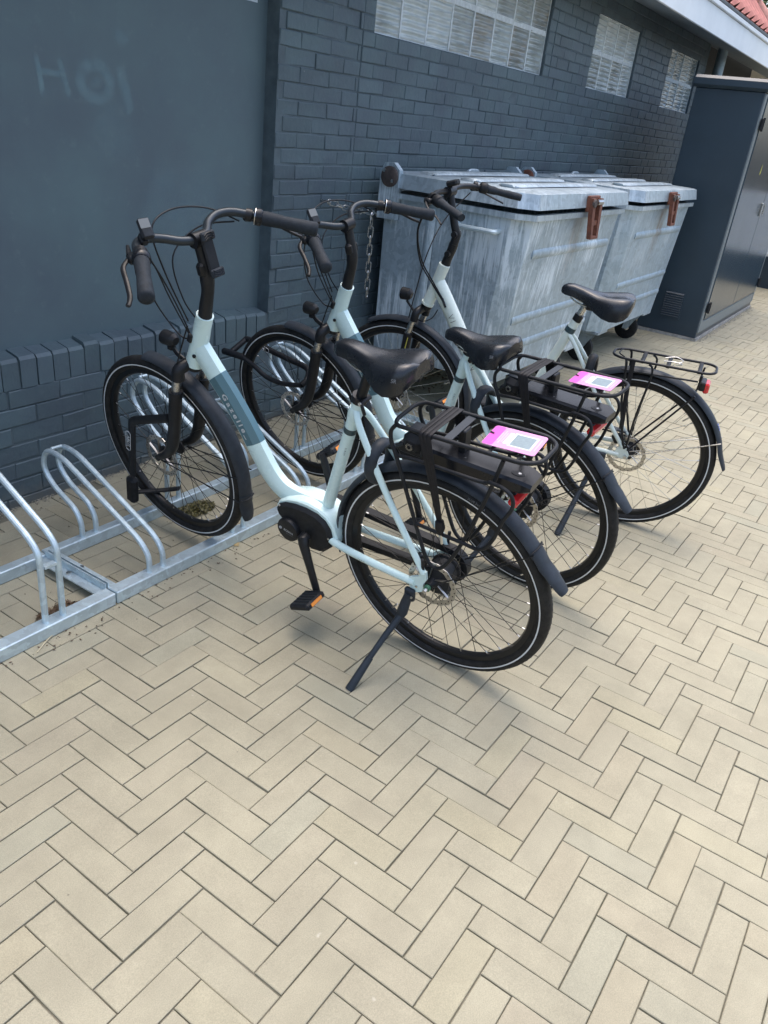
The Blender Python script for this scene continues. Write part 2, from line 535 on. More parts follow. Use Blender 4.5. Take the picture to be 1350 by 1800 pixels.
    if dent:
        nD = N(nd, 'TexNoise'); nD.inputs['Scale'].default_value = 4.5; nD.inputs['Detail'].default_value = 1.5
        lk.new(tc.outputs['Object'], nD.inputs['Vector'])
        bD = N(nd, 'Bump'); bD.inputs['Strength'].default_value = dent; bD.inputs['Distance'].default_value = 0.02
        lk.new(nD.outputs[0], bD.inputs['Height']); lk.new(bD.outputs[0], bp.inputs['Normal'])
    return m

def glass_block_mat():
    m, nd, lk, bs = new_mat('glass_block')
    geo = N(nd, 'NewGeometry')
    oi = N(nd, 'ObjectInfo')
    rp = N(nd, 'ValToRGB')
    e = rp.color_ramp.elements
    e[0].color = (0.34, 0.31, 0.25, 1); e[1].color = (0.80, 0.86, 0.84, 1); x = e.new(0.3); x.color = (0.40, 0.44, 0.42, 1); x = e.new(0.6); x.color = (0.58, 0.64, 0.62, 1)
    n1 = N(nd, 'TexNoise'); n1.inputs['Scale'].default_value = 9; n1.inputs['Detail'].default_value = 4
    lk.new(geo.outputs['Position'], n1.inputs['Vector'])
    ad = N(nd, 'Math', operation='MULTIPLY_ADD'); ad.inputs[1].default_value = 0.7
    lk.new(oi.outputs['Random'], ad.inputs[0])
    sb = N(nd, 'Math', operation='SUBTRACT'); sb.inputs[1].default_value = 0.25
    lk.new(n1.outputs[0], sb.inputs[0]); lk.new(sb.outputs[0], ad.inputs[2])
    lk.new(ad.outputs[0], rp.inputs[0])
    lk.new(rp.outputs[0], bs.inputs['Base Color'])
    bs.inputs['Roughness'].default_value = 0.04
    bs.inputs['IOR'].default_value = 1.52
    bs.inputs['Transmission Weight'].default_value = 0.25
    bs.inputs['Coat Weight'].default_value = 0.6
    bs.inputs['Coat Roughness'].default_value = 0.04
    return m

def leaf_mat(name, c1, c2):
    m, nd, lk, bs = new_mat(name)
    geo = N(nd, 'NewGeometry')
    n1 = N(nd, 'TexNoise'); n1.inputs['Scale'].default_value = 3; n1.inputs['Detail'].default_value = 5
    lk.new(geo.outputs['Position'], n1.inputs['Vector'])
    mx = N(nd, 'MixRGB'); mx.inputs[1].default_value = (*c1, 1); mx.inputs[2].default_value = (*c2, 1)
    lk.new(n1.outputs[0], mx.inputs[0]); lk.new(mx.outputs[0], bs.inputs['Base Color'])
    bs.inputs['Roughness'].default_value = 0.5
    bs.inputs['Subsurface Weight'].default_value = 0.0
    return m

def chalk_mat():
    m, nd, lk, bs = new_mat('chalk')
    geo = N(nd, 'NewGeometry')
    n1 = N(nd, 'TexNoise'); n1.inputs['Scale'].default_value = 22; n1.inputs['Detail'].default_value = 8; n1.inputs['Roughness'].default_value = 0.8
    lk.new(geo.outputs['Position'], n1.inputs['Vector'])
    mr = N(nd, 'MapRange'); mr.inputs['From Min'].default_value = 0.30; mr.inputs['From Max'].default_value = 0.65; mr.inputs['To Min'].default_value = 0.02; mr.inputs['To Max'].default_value = 0.36
    lk.new(n1.outputs[0], mr.inputs[0])
    bs.inputs['Base Color'].default_value = (0.30, 0.48, 0.52, 1)
    bs.inputs['Roughness'].default_value = 0.9
    at = N(nd, 'Attribute'); at.attribute_name = 'fade'
    mu = N(nd, 'Math', operation='MULTIPLY'); lk.new(mr.outputs[0], mu.inputs[0]); lk.new(at.outputs['Fac'], mu.inputs[1])
    lk.new(mu.outputs[0], bs.inputs['Alpha'])
    return m

MAT = dict(
    mint=simple('mint_paint', (0.64, 0.815, 0.80), 0.27, var=0.05, vscale=7, col2=(0.57, 0.735, 0.72), coat=0.35, rvar=0.06),
    sage=simple('sage_paint', (0.64, 0.72, 0.665), 0.28, var=0.05, vscale=7, col2=(0.57, 0.64, 0.59), coat=0.35, rvar=0.06),
    teal=simple('teal_decal', (0.075, 0.16, 0.195), 0.35, coat=0.2),
    tealband=simple('dark_band', (0.03, 0.06, 0.07), 0.4),
    black=simple('black_paint', (0.012, 0.013, 0.015), 0.38, rvar=0.1, vscale=30, var=0.2, spec=0.28),
    blackmatt=simple('black_plastic', (0.011, 0.0125, 0.015), 0.55, rvar=0.12, vscale=40, var=0.25, bump=0.1, bscale=600, spec=0.28),
    gloss=simple('black_gloss', (0.009, 0.010, 0.0125), 0.24, rvar=0.08, vscale=18, var=0.2, spec=0.3),
    grip=simple('grip_rubber', (0.018, 0.023, 0.029), 0.7, spec=0.25, var=0.25, vscale=60, bump=0.25, bscale=900),
    barm=simple('bar_alloy', (0.030, 0.038, 0.046), 0.35, metal=0.5, rvar=0.08),
    rubber=simple('tyre_rubber', (0.015, 0.0148, 0.0145), 0.62, var=0.35, vscale=45, rvar=0.12, spec=0.28),
    stripe=simple('reflex_stripe', (0.62, 0.64, 0.64), 0.4),
    rim=simple('rim_black', (0.011, 0.0115, 0.012), 0.33, rvar=0.1, spec=0.28),
    fender=simple('fender_plastic', (0.024, 0.030, 0.038), 0.5, var=0.2, vscale=25, rvar=0.15, spec=0.28),
    steel=simple('steel', (0.55, 0.55, 0.54), 0.28, metal=1.0, rvar=0.12, vscale=40),
    disc=simple('brake_disc_steel', (0.50, 0.48, 0.45), 0.34, metal=1.0, rvar=0.12, vscale=60),
    spoke=simple('spoke_black', (0.02, 0.018, 0.016), 0.35, metal=0.6),
    spokes3=simple('spoke_steel', (0.62, 0.62, 0.60), 0.25, metal=1.0),
    saddle=simple('saddle_vinyl', (0.010, 0.012, 0.0155), 0.27, var=0.3, vscale=14, rvar=0.14, bump=0.12, bscale=500),
    kick=simple('kickstand_grey', (0.022, 0.029, 0.038), 0.5, var=0.15, spec=0.28),
    strap=simple('rubber_strap', (0.010, 0.010, 0.012), 0.6, var=0.3, vscale=80, spec=0.28),
    red=simple('red_reflector', (0.55, 0.015, 0.02), 0.15, coat=0.5),
    orange=simple('orange_reflector', (0.80, 0.26, 0.02), 0.2, coat=0.5),
    pink=simple('pink_card', (0.60, 0.22, 0.47), 0.32, coat=0.4),
    pinkd=simple('pink_card_dark', (0.52, 0.05, 0.36), 0.35),
    pinkl=simple('pink_card_print', (0.60, 0.36, 0.55), 0.4),
    white=simple('white_print', (0.58, 0.60, 0.61), 0.4),
    qrpanel=simple('grey_white_panel', (0.17, 0.225, 0.245), 0.4, var=0.12, vscale=160),
    greyprint=simple('grey_print', (0.16, 0.17, 0.18), 0.5),
    darkprint=simple('dark_print', (0.03, 0.035, 0.038), 0.5),
    blueprint=simple('blue_sticker', (0.05, 0.13, 0.45), 0.4),
    lens=simple('lamp_lens', (0.35, 0.37, 0.38), 0.06, coat=0.5),
    screen=simple('display_glass', (0.09, 0.10, 0.10), 0.1, coat=0.6),
    galv=zinc('galvanised_rack', (0.54, 0.65, 0.70), 0.25, 0.36, 0.6),
    bin=zinc('galvanised_bin', (0.35, 0.43, 0.48), 0.85, 0.42, 0.45, 0.5, 0.5),
    bin2=zinc('galvanised_bin_plain', (0.37, 0.46, 0.52), 0.35, 0.40, 0.45, 0.6, 0.9),
    binlid=zinc('galvanised_lid', (0.36, 0.43, 0.47), 0.45, 0.36, 0.5, 0.5),
    rust=simple('rusty_latch', (0.19, 0.066, 0.036), 0.75, var=0.35, vscale=30, bump=0.4, bscale=120, col2=(0.10, 0.036, 0.022)),
    rustcap=simple('rusty_cap', (0.075, 0.06, 0.055), 0.7, metal=0.2, var=0.3, vscale=25),
    cab=simple('cabinet_paint', (0.027, 0.045, 0.062), 0.34, var=0.08, vscale=3, rvar=0.06),
    cabdoor=simple('cabinet_door_paint', (0.026, 0.048, 0.068), 0.20, var=0.06, vscale=3, rvar=0.04),
    cabtrim=simple('cabinet_trim', (0.16, 0.19, 0.20), 0.4),
    concrete=simple('concrete', (0.30, 0.29, 0.27), 0.9, var=0.3, vscale=18, bump=0.6, bscale=60),
    joint=simple('joint_sand', (0.19, 0.176, 0.135), 0.95, var=0.35, vscale=5, col2=(0.075, 0.075, 0.05), bump=0.5, bscale=300),
    mortar=simple('painted_mortar', (0.072, 0.100, 0.114), 0.65, var=0.2, vscale=12, bump=0.6, bscale=90),
    soffit=simple('soffit_board', (0.22, 0.25, 0.27), 0.6, var=0.12, vscale=3),
    fascia=simple('white_fascia', (0.82, 0.85, 0.86), 0.4, var=0.05, vscale=2.5, rvar=0.1),
    lead=simple('lead_flashing', (0.10, 0.11, 0.115), 0.6, var=0.2, vscale=9),
    tile=simple('red_roof_tile', (0.50, 0.20, 0.165), 0.75, var=0.2, vscale=12, bump=0.3, bscale=80),
    tilepale=simple('ridge_tile', (0.55, 0.27, 0.21), 0.75, var=0.2, vscale=14),
    pipe=simple('zinc_pipe', (0.32, 0.40, 0.44), 0.4, metal=0.3, var=0.15),
    porch=simple('dark_porch_wall', (0.030, 0.032, 0.033), 0.8),
    cream=simple('cream_render', (0.50, 0.46, 0.38), 0.8, var=0.1),
    grout=simple('grout', (0.62, 0.66, 0.66), 0.7, var=0.15, vscale=30),
    glass=glass_block_mat(),
    room=simple('room_behind_glass', (0.42, 0.40, 0.35), 0.9, var=0.5, vscale=2.5),
    chalk=chalk_mat(),
    bark=simple('bark', (0.09, 0.065, 0.045), 0.9, var=0.3, vscale=10, bump=0.6, bscale=30),
    leaf=leaf_mat('tree_leaves', (0.05, 0.10, 0.025), (0.12, 0.19, 0.045)),
    moss=leaf_mat('moss', (0.060, 0.060, 0.015), (0.125, 0.105, 0.03)),
    litter=leaf_mat('leaf_litter', (0.05, 0.028, 0.014), (0.14, 0.085, 0.04)),
    straw=simple('dry_straw', (0.50, 0.44, 0.30), 0.8),
    paver=paver_mat('paver', False), paverj=paver_mat('paver_joined', True),
    wallbrick=wall_paint('painted_brick', (0.080, 0.111, 0.127), rnd='object'), wallbrickj=wall_paint('painted_brick_joined', (0.080, 0.111, 0.127), rnd='attr'),
    plaster=wall_paint('painted_render', (0.091, 0.126, 0.142), True),
)

# ================================================================== PAVEMENT
PSI = R_(90.92906)
PO = Vector((0.8441, -1.2879))
PL, PW = 0.2135064, 0.0719433
A_AX = Vector((math.cos(PSI), -math.sin(PSI)))       # paver axis a in world
B_AX = Vector((math.sin(PSI), math.cos(PSI)))        # paver axis b in world
A_ANG = math.atan2(A_AX.y, A_AX.x)
def ab(a, b):
    return PO + A_AX * a + B_AX * b
g = MB()
g.add([(-14, -16, -0.006), (40, -16, -0.006), (40, 30, -0.006), (-14, 30, -0.006)], [(0, 1, 2, 3)])
pavement = tag(g.build('pavement', MAT['joint'], None, 0), kind='structure')
JW = 0.0029
def paver_geo(lx, ly, j=0.0):
    hx, hy = lx / 2 - JW / 2, ly / 2 - JW / 2
    c = 0.0016
    vs_ = []
    for z, ins in ((-0.02, 0), (-0.0014, 0), (0, c)):
        vs_ += [(-hx + ins, -hy + ins, z), (hx - ins, -hy + ins, z), (hx - ins, hy - ins, z), (-hx + ins, hy - ins, z)]
    fs = [(8, 9, 10, 11)]
    for k in (0, 4):
        for i in range(4):
            fs.append((k + i, k + (i + 1) % 4, k + 4 + (i + 1) % 4, k + 4 + i))
    return vs_, fs
pv = []
for c in range(-90, 110):
    for i in range(-110, 130):
        a0, b0 = c * PL + i * PW, c * PL - i * PW
        for typ in (0, 1):
            if typ == 0:
                p = ab(a0 + PL / 2, b0 + PW / 2)
            else:
                p = ab(a0 + PL + PW / 2, b0 + PL / 2)
            if not (-2.5 < p.x < 13.5 and -5.0 < p.y < -0.005):
                continue
            if p.x > 3 and p.y < -0.55 * p.x - 1.2 - 1.5:
                continue
            q = project((p.x, p.y, 0))
            area = 0.0
            if q and -20 < q[0] < 1370 and -20 < q[1] < 1820:
                d = Vector((p.x, p.y, 0)) - CAM
                area = abs(d.normalized().z) / d.length_squared
                if p.y > -0.55 and p.x > 3.8: area *= 0.05
            pv.append((area, p, typ))
pv.sort(key=lambda t: -t[0])
pm = MB(); pm.add(*paver_geo(PL, PW)); paver_me = pm.mesh('paver', MAT['paver'], 0)
rp_ = random.Random(3)
big = MB(); tints = []
for k, (area, p, typ) in enumerate(pv):
    ang = A_ANG + (0 if typ == 0 else PI / 2) + rp_.gauss(0, 0.003)
    dz = rp_.gauss(0, 0.0009)
    tx, ty = rp_.gauss(0, 0.004), rp_.gauss(0, 0.0025)
    jx, jy = rp_.gauss(0, 0.00035), rp_.gauss(0, 0.00035)
    mm = Matrix.Translation((p.x + jx, p.y + jy, dz)) @ Matrix.Rotation(ang, 4, 'Z') @ Matrix.Rotation(tx, 4, 'X') @ Matrix.Rotation(ty, 4, 'Y')
    if k < 300:
        o = link('paver', paver_me, pavement)
        o.matrix_local = mm
    else:
        v_, f_ = paver_geo(PL, PW)
        big.add([mm @ Vector(x) for x in v_], f_)
        tints += [rp_.random()] * len(f_)
bo = big.build('paver_field', MAT['paverj'], pavement, 0)
at = bo.data.attributes.new('tint', 'FLOAT', 'FACE')
at.data.foreach_set('value', tints)
tag(bo, kind='stuff')

# ================================================================== BRICK BUILDING
bld = thing('brick_building', (3.0, 0.15, 0), 'dark blue grey painted brick building with glass block windows and white eaves', 'building')
BX = Matrix.Translation((-3.0, -0.15, 0))
X0, XP, XI, XR, XE = -2.0, 3.045, 3.662, 5.957, 10.1
ZT = 2.60
PD = 0.075                         # depth of the rendered panel behind the brick face
WIN = {'a': (3.763, 5.849, 1.885, 2.389), 'b': (6.72, 7.763, 1.885, 2.389), 'c': (8.745, 9.80, 1.883, 2.385)}
WLEFT = (0.90, 2.985, 1.893, 2.397)
def cells(x0, x1, z0, z1, holes):
    xs = sorted({x0, x1} | {h for o in holes for h in o[:2] if x0 < h < x1})
    zs = sorted({z0, z1} | {h for o in holes for h in o[2:] if z0 < h < z1})
    for i in range(len(xs) - 1):
        for j in range(len(zs) - 1):
            cx, cz = (xs[i] + xs[i + 1]) / 2, (zs[j] + zs[j + 1]) / 2
            if any(h[0] < cx < h[1] and h[2] < cz < h[3] for h in holes):
                continue
            yield xs[i], xs[i + 1], zs[j], zs[j + 1]
w = MB(BX)
for a, b, c, d in cells(XP, XE, -0.1, ZT, list(WIN.values())):
    w.box(((a + b) / 2, 0.1542, (c + d) / 2), (b - a, 0.3, d - c))
w.box(((X0 + XP) / 2, 0.1585, 0.235), (XP - X0, 0.308, 0.67))           # core of the plinth
wall = w.build('wall', MAT['mortar'], bld, 0)
w = MB(BX)
for a, b, c, d in cells(X0, XP + 0.003, 0.5, ZT, [WLEFT]):
    w.box(((a + b) / 2, PD + 0.12, (c + d) / 2), (b - a, 0.24, d - c))
w.build('rendered_panel', MAT['plaster'], bld, 0)
# --- bricks
CH = 0.0684
rb = random.Random(11)
bricks = []
def brick_row(x0, x1, z0, z1, off, pitch, holes=(), jit=1.0, y=0.0):
    x = x0 - pitch + off
    while x < x1:
        a, b = max(x, x0), min(x + pitch, x1)
        x += pitch
        if b - a < 0.025:
            continue
        segs = [(a, b)]
        for h in holes:
            if z0 < h[3] - 0.012 and z1 > h[2] + 0.012:
                ns = []
                for p, q in segs:
                    if q <= h[0] or p >= h[1]:
                        ns.append((p, q))
                    else:
                        if h[0] - p > 0.03: ns.append((p, h[0]))
                        if q - h[1] > 0.03: ns.append((h[1], q))
                segs = ns
        for p, q in segs:
            bricks.append((p, q, z0, z1, y, jit))
k = 0
z = 1.885 - CH * 28
while z < ZT - 0.02:
    z0, z1 = max(z, 0.0), min(z + CH, ZT)
    brick_row(XP, XI, z0, z1, (0.11 if k % 2 else 0.0) + 0.15, 0.2185, jit=1.3)
    if z1 - z0 > 0.02:
        brick_row(XI, XR, z0, z1, 0.11 if k % 2 else 0.0, 0.2185, [WIN['a']], jit=1.0)
        brick_row(XR, XE, z0, z1, (0.0, 0.11)[k % 2], 0.2195, [WIN['b'], WIN['c']], jit=0.8)
    z += CH
    k += 1
for k in range(6):
    brick_row(X0, XP - 0.001, 0.0355 + k * 0.0728 - (0.0728 if k == 0 else 0) * 0, 0.0355 + (k + 1) * 0.0728, 0.11 if k % 2 else 0.0, 0.2185, jit=1.2)
brick_row(X0, XP - 0.001, -0.03, 0.0355, 0.06, 0.2185)
def brick_geo(lx, lz, r, jit):
    """front face towards -Y, worn rounded arrises"""
    j = 0.0032
    hx, hz = lx / 2 - (0.0006 if r.random() < 0.3 else j), lz / 2 - j * 0.9
    c = 0.0034
    e = lambda s: r.gauss(0, s * jit)
    vs_ = []
    cor = [(-1, -1), (1, -1), (1, 1), (-1, 1)]
    jj = [(e(0.0012), e(0.0012), e(0.0010)) for _ in cor]
    for (sx, sz), q in zip(cor, jj):
        vs_.append((sx * hx + q[0], 0.02, sz * hz + q[1]))
    for (sx, sz), q in zip(cor, jj):
        vs_.append((sx * hx + q[0], 0.0028 + q[2], sz * hz + q[1]))
    for (sx, sz), q in zip(cor, jj):
        vs_.append((sx * (hx - c) + q[0], q[2], sz * (hz - c) + q[1]))
    fs = [(8, 9, 10, 11)]
    for k_ in (0, 4):
        for i in range(4):
            fs.append((k_ + i, k_ + (i + 1) % 4, k_ + 4 + (i + 1) % 4, k_ + 4 + i))
    return vs_, fs
def bscore(b):
    cx, cz = (b[0] + b[1]) / 2, (b[2] + b[3]) / 2
    q = project((cx, 0, cz))
    if not q or not (-30 < q[0] < 1380 and -30 < q[1] < 1830):
        return 0
    if cx > 3.95 and cz < 1.16: return 0
    d = Vector((cx, 0, cz)) - CAM
    return (b[1] - b[0]) * (b[3] - b[2]) * abs(d.normalized().y) / d.length_squared
rowl = []                                # rowlock course on top of the plinth
x = X0
while x < XP - 0.03:
    rowl.append((x, min(x + 0.0718, XP)))
    x += 0.0718
bricks.sort(key=lambda b: -bscore(b))
vis = [b for b in bricks if bscore(b) > 0]
bj = MB(BX)
NB = 270
for n_, b in enumerate(bricks):
    lx, lz = b[1] - b[0], b[3] - b[2]
    c = Vector(((b[0] + b[1]) / 2, b[4] + rb.gauss(0, 0.0012 * b[5]), (b[2] + b[3]) / 2))
    v_, f_ = brick_geo(lx, lz, rb, b[5])
    if n_ < NB and bscore(b) > 0:
        o = MB(); o.add(v_, f_)
        ob = o.build('brick', MAT['wallbrick'], wall, 0)
        ob.location = BX @ c
    else:
        bj.add([c + Vector(p) for p in v_], f_)
for a, b in rowl:
    m = MB()
    zt = 0.592 + rb.gauss(0, 0.004)
    zb = 0.473
    yf = -0.002 + rb.gauss(0, 0.002)
    j = 0.003
    hx = (b - a) / 2 - j
    cx = (a + b) / 2
    e = lambda: rb.gauss(0, 0.0014)
    yr = PD + 0.01
    vs_ = [(cx - hx + e(), yf, zb), (cx + hx + e(), yf, zb), (cx + hx + e(), yf + 0.001, zt - 0.016), (cx - hx + e(), yf + 0.001, zt - 0.016),
           (cx - hx + e(), yf + 0.010, zt - 0.003), (cx + hx + e(), yf + 0.010, zt - 0.003), (cx + hx, yr, zt + 0.012), (cx - hx, yr, zt + 0.012),
           (cx - hx, yr, zb), (cx + hx, yr, zb)]
    fs = [(0, 1, 2, 3), (3, 2, 5, 4), (4, 5, 6, 7), (0, 3, 4, 7, 8), (1, 9, 6, 5, 2), (0, 8, 9, 1)]
    if 1.45 < cx < 3.05:
        m.add(vs_, fs)
        m.build('rowlock_brick', MAT['wallbrick'], wall, 0).location = (-3.0, -0.15, 0)
    else:
        bj.add(vs_, fs)
# joints filled with paint between the rowlock bricks
jm = MB(BX); jm.box(((X0 + XP) / 2, 0.0405, 0.525), (XP - X0 - 0.004, 0.07, 0.105)); jm.build('rowlock_joint', MAT['mortar'], wall, 0)
bfo = tag(bj.build('brick_field', MAT['wallbrickj'], wall, 0), kind='stuff')
bat = bfo.data.attributes.new('tint', 'FLOAT', 'FACE')
bat.data.foreach_set('value', [random.Random(i // 9).random() for i in range(len(bfo.data.polygons))])

# --- glass block windows
def block_mesh(wd, hg, seed):
    r = random.Random(seed)
    m = MB()
    hx, hz, t = wd / 2 - 0.006, hg / 2 - 0.006, 0.03
    NX, NZ = 6, 44
    ph = r.random() * 6
    def f(i, jz):
        x = -hx + 2 * hx * i / NX
        zz = -hz + 2 * hz * jz / NZ
        edge = min(1, min(hx - abs(x), hz - abs(zz)) / 0.016)
        y = 0.010 * (1 - edge) ** 0.5 * 0 + (-0.004 * (1 - edge))
        y += edge * 0.0085 * math.sin(zz / hz * PI * 7 + ph + 0.25 * math.sin(i * 1.7 + ph))
        return (x, y, zz)
    vs_ = [f(i, jz) for jz in range(NZ + 1) for i in range(NX + 1)]
    fs = [(jz * (NX + 1) + i, jz * (NX + 1) + i + 1, (jz + 1) * (NX + 1) + i + 1, (jz + 1) * (NX + 1) + i) for jz in range(NZ) for i in range(NX)]
    m.add(vs_, fs)
    m.add([(-hx, t, -hz), (hx, t, -hz), (hx, t, hz), (-hx, t, hz)], [(3, 2, 1, 0)])
    m.add([(-hx, -0.004, -hz), (hx, -0.004, -hz), (hx, t, -hz), (-hx, t, -hz), (-hx, -0.004, hz), (hx, -0.004, hz), (hx, t, hz), (-hx, t, hz)],
          [(0, 3, 2, 1), (4, 5, 6, 7), (0, 4, 7, 3), (1, 2, 6, 5)])
    return m.mesh('glass_block', MAT['glass'], 60)
def window(rect, nx, nz, y):
    x0, x1, z0, z1 = rect
    m = MB(BX)
    pw, ph = (x1 - x0) / nx, (z1 - z0) / nz
    g_ = 0.009
    for i in range(nx + 1):
        m.box((x0 + i * pw, y + 0.013, (z0 + z1) / 2), (0.014, 0.03, z1 - z0))
    for j in range(nz + 1):
        m.box(((x0 + x1) / 2, y + 0.014, z0 + j * ph), (x1 - x0, 0.03, 0.030 if 0 < j < nz else 0.012))
    wo_ = m.build('window', MAT['grout'], bld, 0)
    mb_ = MB(BX); mb_.box(((x0 + x1) / 2, y + 0.09, (z0 + z1) / 2), (x1 - x0, 0.02, z1 - z0)); mb_.build('backing', MAT['room'], wo_, 0)
    meshes = [block_mesh(pw, ph, s) for s in range(3)]
    for i in range(nx):
        for j in range(nz):
            o = link('glass_block', meshes[(i * 2 + j) % 3], wo_)
            o.location = BX @ Vector((x0 + (i + .5) * pw, y + 0.006, z0 + (j + .5) * ph))
            o.rotation_euler = (R_(random.gauss(0, 1.2)), 0, R_(random.gauss(0, 1.0)))
window(WIN['a'], 8, 2, 0.024)
window(WIN['b'], 4, 2, 0.024)
window(WIN['c'], 4, 2, 0.024)
window(WLEFT, 8, 2, PD + 0.006)

# --- faint chalk word on the rendered panel
def chalk_strokes():
    m = MB(BX)
    fade = []
    def pt(u, v):                       # u 0..1 over the word, v 0..1 up the capital height
        return Vector((1.885 + u * 0.42, PD - 0.0015, 1.452 + v * 0.135))
    def stroke(pts, wd, st=1.0, k=6):
        P = catmull([pt(*p) for p in pts], k)
        n = len(P)
        rows = 7
        base = len(m.v)
        vs_, fs = [], []
        for i, p in enumerate(P):
            t = (P[min(i + 1, n - 1)] - P[max(i - 1, 0)]).normalized()
            s = Vector((-t.z, 0, t.x))
            for j in range(rows):
                q = j / (rows - 1) * 2 - 1
                vs_.append(p + s * (q * wd / 2))
                endf = min(1, min(i, n - 1 - i) / 3 + 0.15)
                fade.append((1 - q * q) * st * endf)
        for i in range(n - 1):
            for j in range(rows - 1):
                a = i * rows + j
                fs.append((a, a + 1, a + rows + 1, a + rows))
        m.add(vs_, fs)
    stroke([(0.0, 1.0), (0.03, 0.5), (0.045, 0.0)], 0.028, 1.1)
    stroke([(0.02, 0.62), (0.14, 0.6), (0.27, 0.58)], 0.027, 0.9)
    stroke([(0.22, 0.98), (0.26, 0.5), (0.30, 0.0)], 0.030, 0.9)
    stroke([(0.56, 0.93), (0.44, 0.75), (0.43, 0.35), (0.54, 0.1), (0.68, 0.2), (0.72, 0.55), (0.65, 0.88), (0.54, 0.92)], 0.055, 0.8)
    stroke([(0.52, 0.5), (0.57, 0.42), (0.60, 0.52), (0.56, 0.6)], 0.03, 0.5)
    stroke([(0.84, 1.0), (0.88, 0.5), (0.93, 0.0), (0.96, -0.15)], 0.058, 0.75)
    stroke([(0.80, 1.62), (0.87, 1.66), (0.92, 1.5)], 0.06, 0.8)
    # rubbed haze round the word
    stroke([(0.55, -0.2), (0.75, -0.6), (0.8, -1.4)], 0.22, 0.25)
    stroke([(1.1, -2.2), (1.5, -2.6), (2.1, -2.4)], 0.34, 0.40)
    stroke([(1.3, -3.0), (1.7, -3.6), (2.0, -3.5)], 0.30, 0.35)
    o = m.build('chalk_lettering', MAT['chalk'], bld, 0)
    a = o.data.attributes.new('fade', 'FLOAT', 'POINT')
    a.data.foreach_set('value', fade)
    o['label'] = 'faint chalk word HOI rubbed onto the dark rendered panel'
chalk_strokes()

# --- eaves and roof
EX1 = 11.12
EXF = 16.0
YF = -0.4
m = MB(BX); m.add([(x_, y_, z_) for x_ in (X0, EXF) for y_, z_ in ((0.1, 2.592), (YF, 2.480), (YF, 2.50), (0.1, 2.615))], [(0, 4, 5, 1), (1, 5, 6, 2), (2, 6, 7, 3), (0, 1, 2, 3), (4, 7, 6, 5)]); m.build('soffit', MAT['soffit'], bld, 0)
m = MB(BX); m.box(((X0 + EXF) / 2, YF - 0.012, 2.576), (EXF - X0, 0.022, 0.196), ch=0.003); m.build('fascia', MAT['fascia'], bld)
m = MB(BX); m.box(((X0 + EXF) / 2, YF - 0.018, 2.696), (EXF - X0, 0.05, 0.040), ch=0.006); m.build('gutter_board', MAT['fascia'], bld)
m = MB(BX); m.box(((X0 + EXF) / 2, YF + 0.004, 2.732), (EXF - X0, 0.09, 0.03), ch=0.006); m.build('lead_flashing', MAT['lead'], bld)
SL = R_(49)
roof_b = MB(BX)
RD = 3.2
roof_b.add([(X0, YF + 0.03, 2.73), (EX1 - 0.05, YF + 0.03, 2.73), (EX1 - 0.05 - RD, YF + RD, 2.73 + (RD - 0.03) * math.tan(SL)), (X0, YF + RD, 2.73 + (RD - 0.03) * math.tan(SL))], [(0, 1, 2, 3)])
roof_b.add([(EX1 - 0.05, YF + 0.03, 2.73), (EX1 - 0.05, YF + 2 * RD, 2.73), (EX1 - 0.05 - RD, YF + RD, 2.73 + (RD - 0.03) * math.tan(SL))], [(0, 1, 2)])
roof = roof_b.build('roof', MAT['tile'], bld, 0)
tp = []
TWd, TLn = 0.245, 0.34
def tile_mesh():
    m = MB()
    nx = 12
    sec = []
    for i in range(nx + 1):
        u = i / nx
        if u < 0.62:
            zz = 0.012 * (1 - math.cos(u / 0.62 * 2 * PI)) * 0.15
        else:
            zz = 0.052 * math.sin((u - 0.62) / 0.38 * PI)
        sec.append((u * TWd * 1.05, zz))
    vs_ = []
    for y_, dz in ((0, 0.018), (TLn * 1.12, 0.0)):
        for x_, zz in sec:
            vs_.append((x_, y_, zz + dz + 0.014))
        for x_, zz in sec:
            vs_.append((x_, y_, zz + dz))
    n1 = nx + 1
    fs = []
    for i in range(nx):
        fs.append((i, i + 1, 2 * n1 + i + 1, 2 * n1 + i))
        fs.append((n1 + i, i + n1 + 2 * n1, n1 + i + 1 + 2 * n1, n1 + i + 1))
        fs.append((i, n1 + i, n1 + i + 1, i + 1))
    return m.add(vs_, fs).mesh('roof_tile', MAT['tile'], 40)
tm = tile_mesh()
cnt = 0
for row in range(9):
    for col in range(60):
        x = EX1 - 0.2 - (col + 1) * TWd
        s = row * TLn
        y = YF + 0.0 + s * math.cos(SL)
        z = 2.742 + s * math.sin(SL)
        if x + TWd > EX1 - 0.08 - (y - YF) - TLn * 0.8:
            continue
        if x < 8.2:
            continue
        o = link('roof_tile', tm, roof)
        o.matrix_local = BX @ Matrix.Translation((x, y, z)) @ Matrix.Rotation(SL, 4, 'X')
        cnt += 1
hipd = Vector((-1, 1, math.tan(SL))).normalized()
hm = MB()
hl = 0.40
secs = [(0, 0.10), (0.02, 0.125), (0.08, 0.13), (0.12, 0.10), (hl, 0.085)]
P_ = [Vector((0, 0, t)) for t, _ in secs]
hm.tube(P_, [r for _, r in secs], 14)
hmesh = hm.mesh('ridge_tile', MAT['tilepale'], 50)
for i in range(9):
    o = link('ridge_tile', hmesh, roof)
    p = Vector((EX1 - 0.1, YF + 0.05, 2.82)) + hipd * (i * hl * 0.93)
    o.matrix_local = BX @ Matrix.Translation(p) @ hipd.to_track_quat('Z', 'Y').to_matrix().to_4x4()
